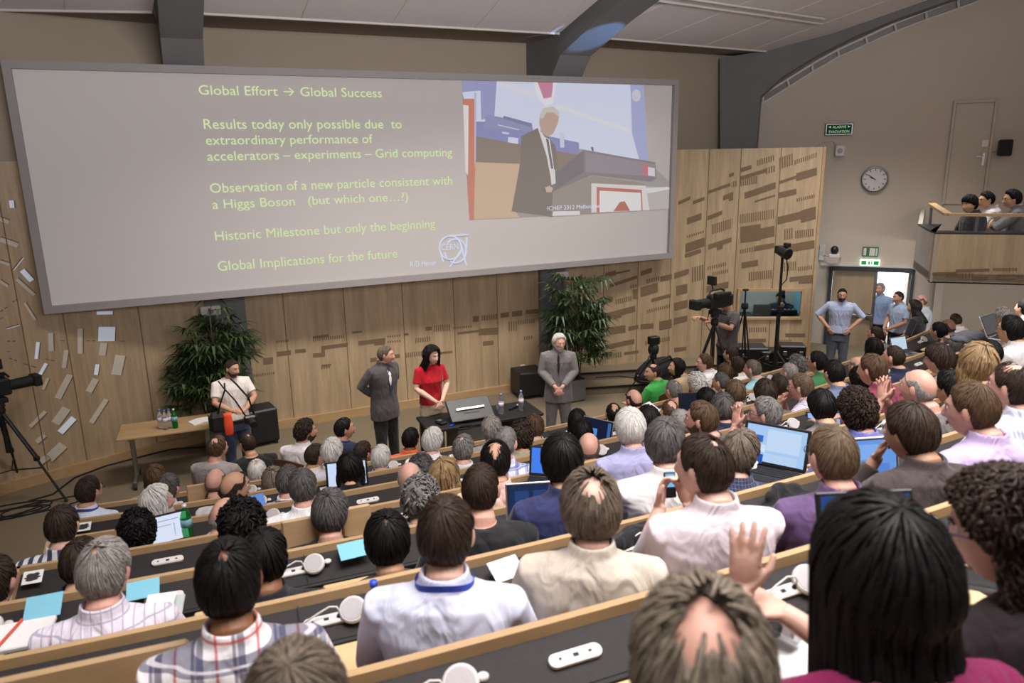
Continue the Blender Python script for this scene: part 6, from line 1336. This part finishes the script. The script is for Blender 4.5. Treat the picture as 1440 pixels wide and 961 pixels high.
# control booth desk, laptop and mixer behind the window
p = WB.pt(uc, z0 - .10, -.62); o = thing('booth_desk', p, math.atan2(WB.d.y, WB.d.x), 'dark desk along the inside of the booth window', 'desk'); m = MB(); m.box((0, 0, 0), (bw - .12, .5, .04), bev=.005); m.build('desktop', M['dblack'], o); m = MB(); m.box((0, .2, -.25), (bw - .2, .04, .45)); m.build('back_board', M['dblack'], o)
p = WB.pt(uc - .02, z0 - .08, -.52); laptop(p, math.atan2(WB.d.y, WB.d.x) + math.pi, .34, 'grey laptop seen from behind inside the booth window', plain('dull_grey_lid', (112, 108, 100), .5, .3), (150, 180, 200), 12)
p = WB.pt(uc + .42, z0 - .03, -.6); o = thing('sound_mixer', p, math.atan2(WB.d.y, WB.d.x), 'low black mixing desk at the right inside the booth window', 'mixer'); m = MB(); m.box((0, 0, 0), (.5, .3, .10), RX(R_(-8)), bev=.015); m.build('mixer_case', M['dblack'], o)
for i in range(6): m = MB(); m.box((-.2 + .08 * i, -.02, .057), (.02, .04, .02)); m.build('fader_knob', M['grey_pl'], o)
SILV = plain('silver_lid', (172, 170, 172), .35, .7); BLK = M['black']
def lap(px, py, D, w, vyaw, label, lid, colr, tilt=15, scr=None):
    """px,py = middle of the display"""
    c = at(px, py, D); base = view_dir(c) - math.pi / 2 - R_(vyaw); d = w * .66; off = RZ(base) @ Vector((0, math.sin(R_(tilt)) * d / 2, math.cos(R_(tilt)) * d / 2)); return laptop(c - off - Vector((0, 0, .016)), base, w, label, lid, colr, tilt, scr=scr)
RD = lambda k, px, py, off: depth(onrow(px, py, k, off))
lap(231, 745, RD(5, 231, 745, .18), .31, -4, 'laptop with a bright white page beside the black curls', BLK, (222, 230, 250), 14, [(0, .78, .6, .02, (120, 130, 160)), (-.1, .62, .5, .02, (150, 160, 190)), (.2, .45, .02, .4, (170, 180, 210))])
lap(488, 667, RD(6, 488, 667, .18), .34, 0, 'open laptop with a pale screen in front of the black bob', BLK, (206, 222, 250), 14)
lap(776, 650, RD(4, 776, 650, .2), .30, 10, 'laptop showing a strip of blue left of the glossy black hair', BLK, (70, 130, 240), 14)
lap(757, 708, RD(3, 757, 708, .2), .34, -8, 'open silver laptop with dark blue tiles before the navy shirt', SILV, (26, 44, 82), 14, [(-.25, .7, .22, .22, (40, 66, 118)), (.05, .7, .25, .22, (40, 66, 118)), (-.25, .35, .22, .3, (34, 56, 104)), (.05, .35, .25, .3, (34, 56, 104))])
lap(840, 605, RD(6, 840, 605, .25), .33, 30, 'silver laptop with a dark desktop left of the silver-white hair', SILV, (20, 26, 52), 14, [(-.12, .4, .25, .3, (80, 140, 220)), (.38, .5, .1, .8, (60, 100, 160))])
lap(1090, 628, RD(3, 1090, 628, .16), .40, 14, 'large black laptop with a pale blue page, the biggest lit screen', BLK, (170, 204, 244), 16, [(-.30, .62, .22, .16, (40, 104, 210)), (-.28, .40, .28, .18, (214, 230, 250)), (-.30, .15, .28, .22, (40, 86, 170)), (.12, .62, .5, .5, (196, 220, 248)), (.1, .2, .5, .2, (186, 214, 246))])
lap(1160, 596, RD(4, 1160, 596, .14), .30, -20, 'small laptop with a pale blue screen below the black bowl cut', BLK, (150, 190, 244), 24)
lap(1216, 650, RD(2, 1216, 650, .2), .36, -34, 'silver laptop showing blue sheets beside the purple shirt', SILV, (104, 154, 226), 14, [(-.1, .7, .6, .3, (130, 176, 238)), (.1, .3, .5, .3, (88, 136, 212))])
lap(975, 566, RD(6, 975, 566, .3), .30, -14, 'laptop with a black screen beside the mustard shirt', BLK, (24, 28, 44), 12)
lap(1264, 484, RD(6, 1264, 484, .2), .30, -52, 'white lit laptop used by the suited sitter on the right', SILV, (196, 216, 230), 18)
lap(1393, 457, RD(4, 1393, 457, .25), .32, -70, 'grey laptop open before the person in the white open shirt', SILV, (86, 84, 84), 26)
lap(1219, 738, 2.22, .30, -30, 'black laptop half hidden behind long black hair in front', BLK, (40, 70, 130), 20)
GRP = {'blue_card': 'light blue cards on the desks', 'place_card': 'white cards with a dark blot', 'paper_sheet': 'loose white sheets'}
def flat(name, px, py, k, off, w, d, rz, mat, label, cat, th=.004, dz=0, extra=None, tilt=PT):
    P = onrow(px, py, k, off); x = P.x; p, F = local_frame(k, x, off, 0, tilt); o = thing(name, P + Vector((0, 0, dz)), 0, label, cat, GRP.get(name)); m = MB(); R3 = F @ RZ(rz); m.box((0, 0, 0), (w, d, th), R3, bev=min(th * .3, .004)); m.build(name + '_sheet' if cat in ('paper', 'card', 'sign') else 'body', mat, o)
    if extra: extra(o, R3)
    return o
flat('blue_card', 201, 829, 3, .10, .135, .10, .02, M['bluecard'], 'light blue card on the desk right of the grey hair', 'card'); flat('blue_card', 61, 853, 3, .10, .14, .12, .02, M['bluecard'], 'light blue card on the desk left of the grey hair', 'card'); flat('blue_card', 498, 773, 3, .10, .15, .10, .04, M['bluecard'], 'light blue card beside the smooth black hair', 'card')
def stk(o, R3):
    for x, y, a, b in ((-.012, .012, .02, .012), (.016, .014, .016, .012), (0, -.004, .04, .010), (-.008, -.018, .024, .010), (.016, -.016, .012, .008)): m = MB(); m.ell(R3 @ Vector((x, y, .003)), (a, b, .0012), R3, 12, 4); m.build('printed_blot', M['mark'], o)
for px, py, k, la in ((46, 812, 4, 'white card with a dark blot at the left end of the fifth row desk'), (118, 741, 6, 'white card with a dark blot right of the bold striped shirt'), (561, 703, 5, 'white card with a dark blot left of the cream-white shirt'), (459, 690, 6, 'white card with a dark blot beside the pale laptop'), (1236, 666, 2, 'white card with a dark blot right of the blue sheets laptop')): flat('place_card', px, py, k, .09, .095, .085, 0, M['paper'], la, 'card', extra=stk)
def pencil(o, R3): m = MB(); m.tube([R3 @ Vector((-.03, -.09, .016)), R3 @ Vector((.02, .08, .016))], .006, 6); pp = thing('pencil', o.location + Vector((0, 0, .002)), 0, 'orange pencil lying on the open notebook at the lower left', 'pencil'); m.build('shaft', M['redpen'], pp)
flat('notebook', 16, 897, 2, -.36, .27, .17, .0, M['paper'], 'open white notebook with a pencil at the lower left', 'book', th=.02, extra=pencil, tilt=.05)
flat('paper_sheet', 224, 850, 2, -.40, .11, .15, -.1, M['paper'], 'white sheet right of the lilac checked shirt', 'paper', tilt=.05); flat('grey_booklet', 247, 853, 2, -.42, .06, .15, -.05, M['greycard'], 'slim grey-green booklet beside the white sheet', 'book', th=.012, tilt=.05)
flat('paper_sheet', 712, 800, 2, .11, .13, .10, .1, M['paper'], 'white sheet between the lanyard wearer and the beige vest', 'paper'); flat('paper_sheet', 1082, 905, 1, .42, .26, .30, .3, M['paper'], 'white sheet beside the sandy bald head at the bottom', 'paper', tilt=.05); flat('paper_sheet', 1350, 885, 1, .30, .24, .30, -.2, M['paper'], 'white sheet on the desk right of the long black hair', 'paper', tilt=.05); flat('paper_sheet', 913, 576, 7, .1, .24, .20, .2, M['paper'], 'white sheet on the desk beside the black shirt below the steps', 'paper')
flat('tablet_computer', 354, 706, 5, .10, .17, .11, .1, emis('tablet_glow', (110, 150, 230), .8, (10, 10, 20)), 'small glowing tablet above the black curls', 'tablet', th=.01)
p = onrow(528, 862, 2, .16); bottle(p - Vector((0, 0, .10)), .23, .034, M['clear'], 0, 'clear water bottle with a blue cap at the lanyard wearer\'s elbow', (40, 84, 210)); p = onrow(265, 758, 5, .16); bottle(p - Vector((0, 0, .0)), .25, .036, M['green_glass'], 0, 'green water bottle right of the bright white laptop', (224, 224, 224), (126, 176, 190))
# phone in raised hands, little camera, adaptor
p = PHONE_ROOT.matrix_basis @ Vector((-.04, .30, HZ[PHONE_ROOT.name] - .20)); o = thing('mobile_phone', p, PHONE_ROOT.rotation_euler.z, 'small phone with a lit blue screen held above the desk', 'phone'); m = MB(); Rq = RX(R_(-18)); m.box((0, 0, 0), (.048, .012, .105), Rq, bev=.005); m.build('body', M['black'], o); m = MB(); m.box(Rq @ Vector((0, -.007, .018)), (.038, .002, .052), Rq); m.build('display', emis('phone_screen', (120, 190, 236), 1.0, (10, 10, 20)), o)
p = at(1095, 884, 1.95); o = thing('compact_camera', p, view_dir(p) - math.pi / 2 - .5, 'silver compact camera lying on the desk below the raised hand', 'camera'); m = MB(); m.box((0, 0, 0), (.11, .035, .065), RX(.9), bev=.008); m.build('body', SILV, o); m = MB(); m.lathe((0, -.02, .01), [(.026, 0), (.022, .03)], 16, rot=RX(R_(40))); m.build('lens_barrel', M['black'], o)
p = at(1300, 735, 2.3); o = thing('power_adapter', p, .4, 'white power adapter with a thin cable left of the curly brown hair', 'charger'); m = MB(); m.box((0, 0, 0), (.085, .085, .05), RX(.3), bev=.02); m.build('block', M['white_pl'], o); m = MB(); m.tube([(.03, -.03, 0), (.07, -.06, -.06), (.06, -.1, -.13), (.1, -.12, -.15), (.18, -.1, -.16)], .004, 6); m.build('cable', M['white_pl'], o)
p = at(1378, 792, 1.95); o = thing('smartphone', p, -.6, 'black phone lying on the pale tablet before the curly brown hair', 'phone'); m = MB(); m.box((0, 0, 0), (.07, .13, .01), bev=.004); m.build('body', M['black'], o); m = MB(); m.box((0, 0, .0055), (.06, .11, .001)); m.build('display', plain('dark_glass', (20, 20, 24), .1), o)
p = at(1322, 808, 1.9); o = thing('black_folder', p, -.85, 'long narrow black folder between the two front people', 'folder'); m = MB(); m.box((0, 0, 0), (.30, .07, .025), bev=.006); m.build('cover', M['black'], o); m = MB(); m.box((0, 0, -.003), (.296, .072, .012)); m.build('pages', M['greycard'], o)
def heap(px, py, k, off, dims, col, label, name='jacket'):
    p = onrow(px, py, k, off); o = thing(name, p, .3, label, 'clothing'); m = MB(); rn = random.Random(int(px)); n_ = 22
    for i in range(n_): m.ell((rn.gauss(0, dims[0] * .3), rn.gauss(0, dims[1] * .3), rn.uniform(-.5, .4) * dims[2]), (dims[0] * rn.uniform(.2, .4), dims[1] * rn.uniform(.2, .4), dims[2] * rn.uniform(.3, .5)), None, 12, 8)
    f = fuse(m, 'fabric', clothmat(CL(*col)), o, .012, 6)
heap(898, 760, 2, .06, (.20, .12, .10), (30, 30, 34), 'crumpled black jacket on the desk right of the long grey-brown hair'); heap(1368, 474, 4, .1, (.24, .18, .07), (90, 92, 98), 'grey coat heaped on the desk right of the bald head'); heap(1108, 700, 2, .1, (.2, .12, .07), (26, 26, 28), 'black cloth under the earpiece by the purple shirt')
# loose brown plywood chairs before the front bench
def chair(px, py, D, yaw, label):
    p = at(px, py, D); o = thing('plywood_chair', (p.x, p.y, .16), yaw, label, 'chair', 'brown plywood chairs at the front'); hb = p.z - .16
    m = MB(); n_ = 10
    for i in range(n_ + 1):
        x = -.2 + .4 * i / n_; c = .05 * (1 - (x / .2) ** 2)
        for z in (hb - .17, hb - .05, hb + .08, hb + .14 - .05 * (x / .2) ** 2): 
            for dy in (0, .012): m.v.append((x, -.20 - c + dy - (z - hb) * .15, z))
    for i in range(n_):
        a, b = i * 8, i * 8 + 8
        for j in range(3): m.f += [(a + 2 * j, a + 2 * j + 2, b + 2 * j + 2, b + 2 * j), (a + 2 * j + 1, b + 2 * j + 1, b + 2 * j + 3, a + 2 * j + 3)]; m.mi += [0, 0]
        m.f += [(a + 6, a + 7, b + 7, b + 6), (a, b, b + 1, a + 1)]; m.mi += [0, 0]
    m.f += [(0, 1, 3, 2), (2, 3, 5, 4), (4, 5, 7, 6)] + [(n_ * 8 + q[0], n_ * 8 + q[1], n_ * 8 + q[2], n_ * 8 + q[3]) for q in ((0, 2, 3, 1), (2, 4, 5, 3), (4, 6, 7, 5))]; m.mi += [0] * 6
    m.build('backrest', M['brownply'], o); m = MB(); m.box((0, .02, .45), (.4, .4, .014), bev=.006); m.build('seat', M['brownply'], o)
    for sx in (-1, 1):
        for sy in (-1, 1): m = MB(); m.tube([(sx * .18, sy * .17, .45), (sx * .2, sy * .2, 0)], .011, 8); m.build('leg', M['steel'], o)
        m = MB(); m.tube([(sx * .16, -.17, .45), (sx * .16, -.22, hb - .1)], .010, 8); m.build('back_support', M['steel'], o)
dd = lambda px, py: depth(onrow(px, py, 7, -.70))
for px, py, v, la in ((427, 652, 70, 'brown plywood chair under the curly haired white striped shirt'), (920, 557, -95, 'brown plywood chair behind the bright green polo shirt'), (996, 541, -90, 'brown plywood chair behind the white top with short brown hair'), (963, 545, -95, 'brown plywood chair behind the beige jacket')):
    c = at(px, py, dd(px, py)); chair(px, py, dd(px, py), view_dir(c) - math.pi / 2 - R_(v * .6), la)
o = thing('orange_pouch', at(321, 594, 9.22), view_dir((1.1, 10, 0)) - math.pi / 2, 'bright orange pouch hanging from the belt of the white T-shirt wearer', 'pouch'); m = MB(); ring_loft(m, [(-.17, .03, .02, 0), (-.15, .05, .03, 0), (-.02, .055, .03, 0), (.08, .045, .025, 0), (.12, .05, .02, 0)], 14, 3); m.build('fabric', M['orange'], o, True)
o = thing('camera_bag', at(308, 594, 9.42), 0, 'black shoulder bag at the hip of the white T-shirt wearer', 'bag'); m = MB(); m.box((0, 0, 0), (.24, .16, .26), bev=.05); m.build('bag_body', M['dblack'], o); m = MB(); m.tube([(.0, -.02, .12), (.03, -.16, .28), (.10, -.2, .46), (.11, -.12, .53)], .010, 6); m.build('shoulder_strap', M['dblack'], o)
o = thing('photo_camera', at(352, 590, 9.2), 0, 'black photo camera hanging at the hip of the white T-shirt wearer', 'camera'); m = MB(); m.box((0, 0, 0), (.15, .09, .11), bev=.02); m.build('body', M['black'], o); m = MB(); m.tube([(0, -.03, 0), (.02, -.15, -.03)], [.042, .045], 14); m.build('lens', M['dblack'], o); m = MB(); m.tube([(-.05, 0, .05), (-.15, -.06, .28), (-.27, -.02, .46), (-.31, .06, .52)], .010, 6); m.tube([(.05, 0, .05), (.0, -.07, .3), (-.12, -.02, .48), (-.17, .06, .53)], .012, 6); m.build('neck_strap', M['dblack'], o)
finish_people()
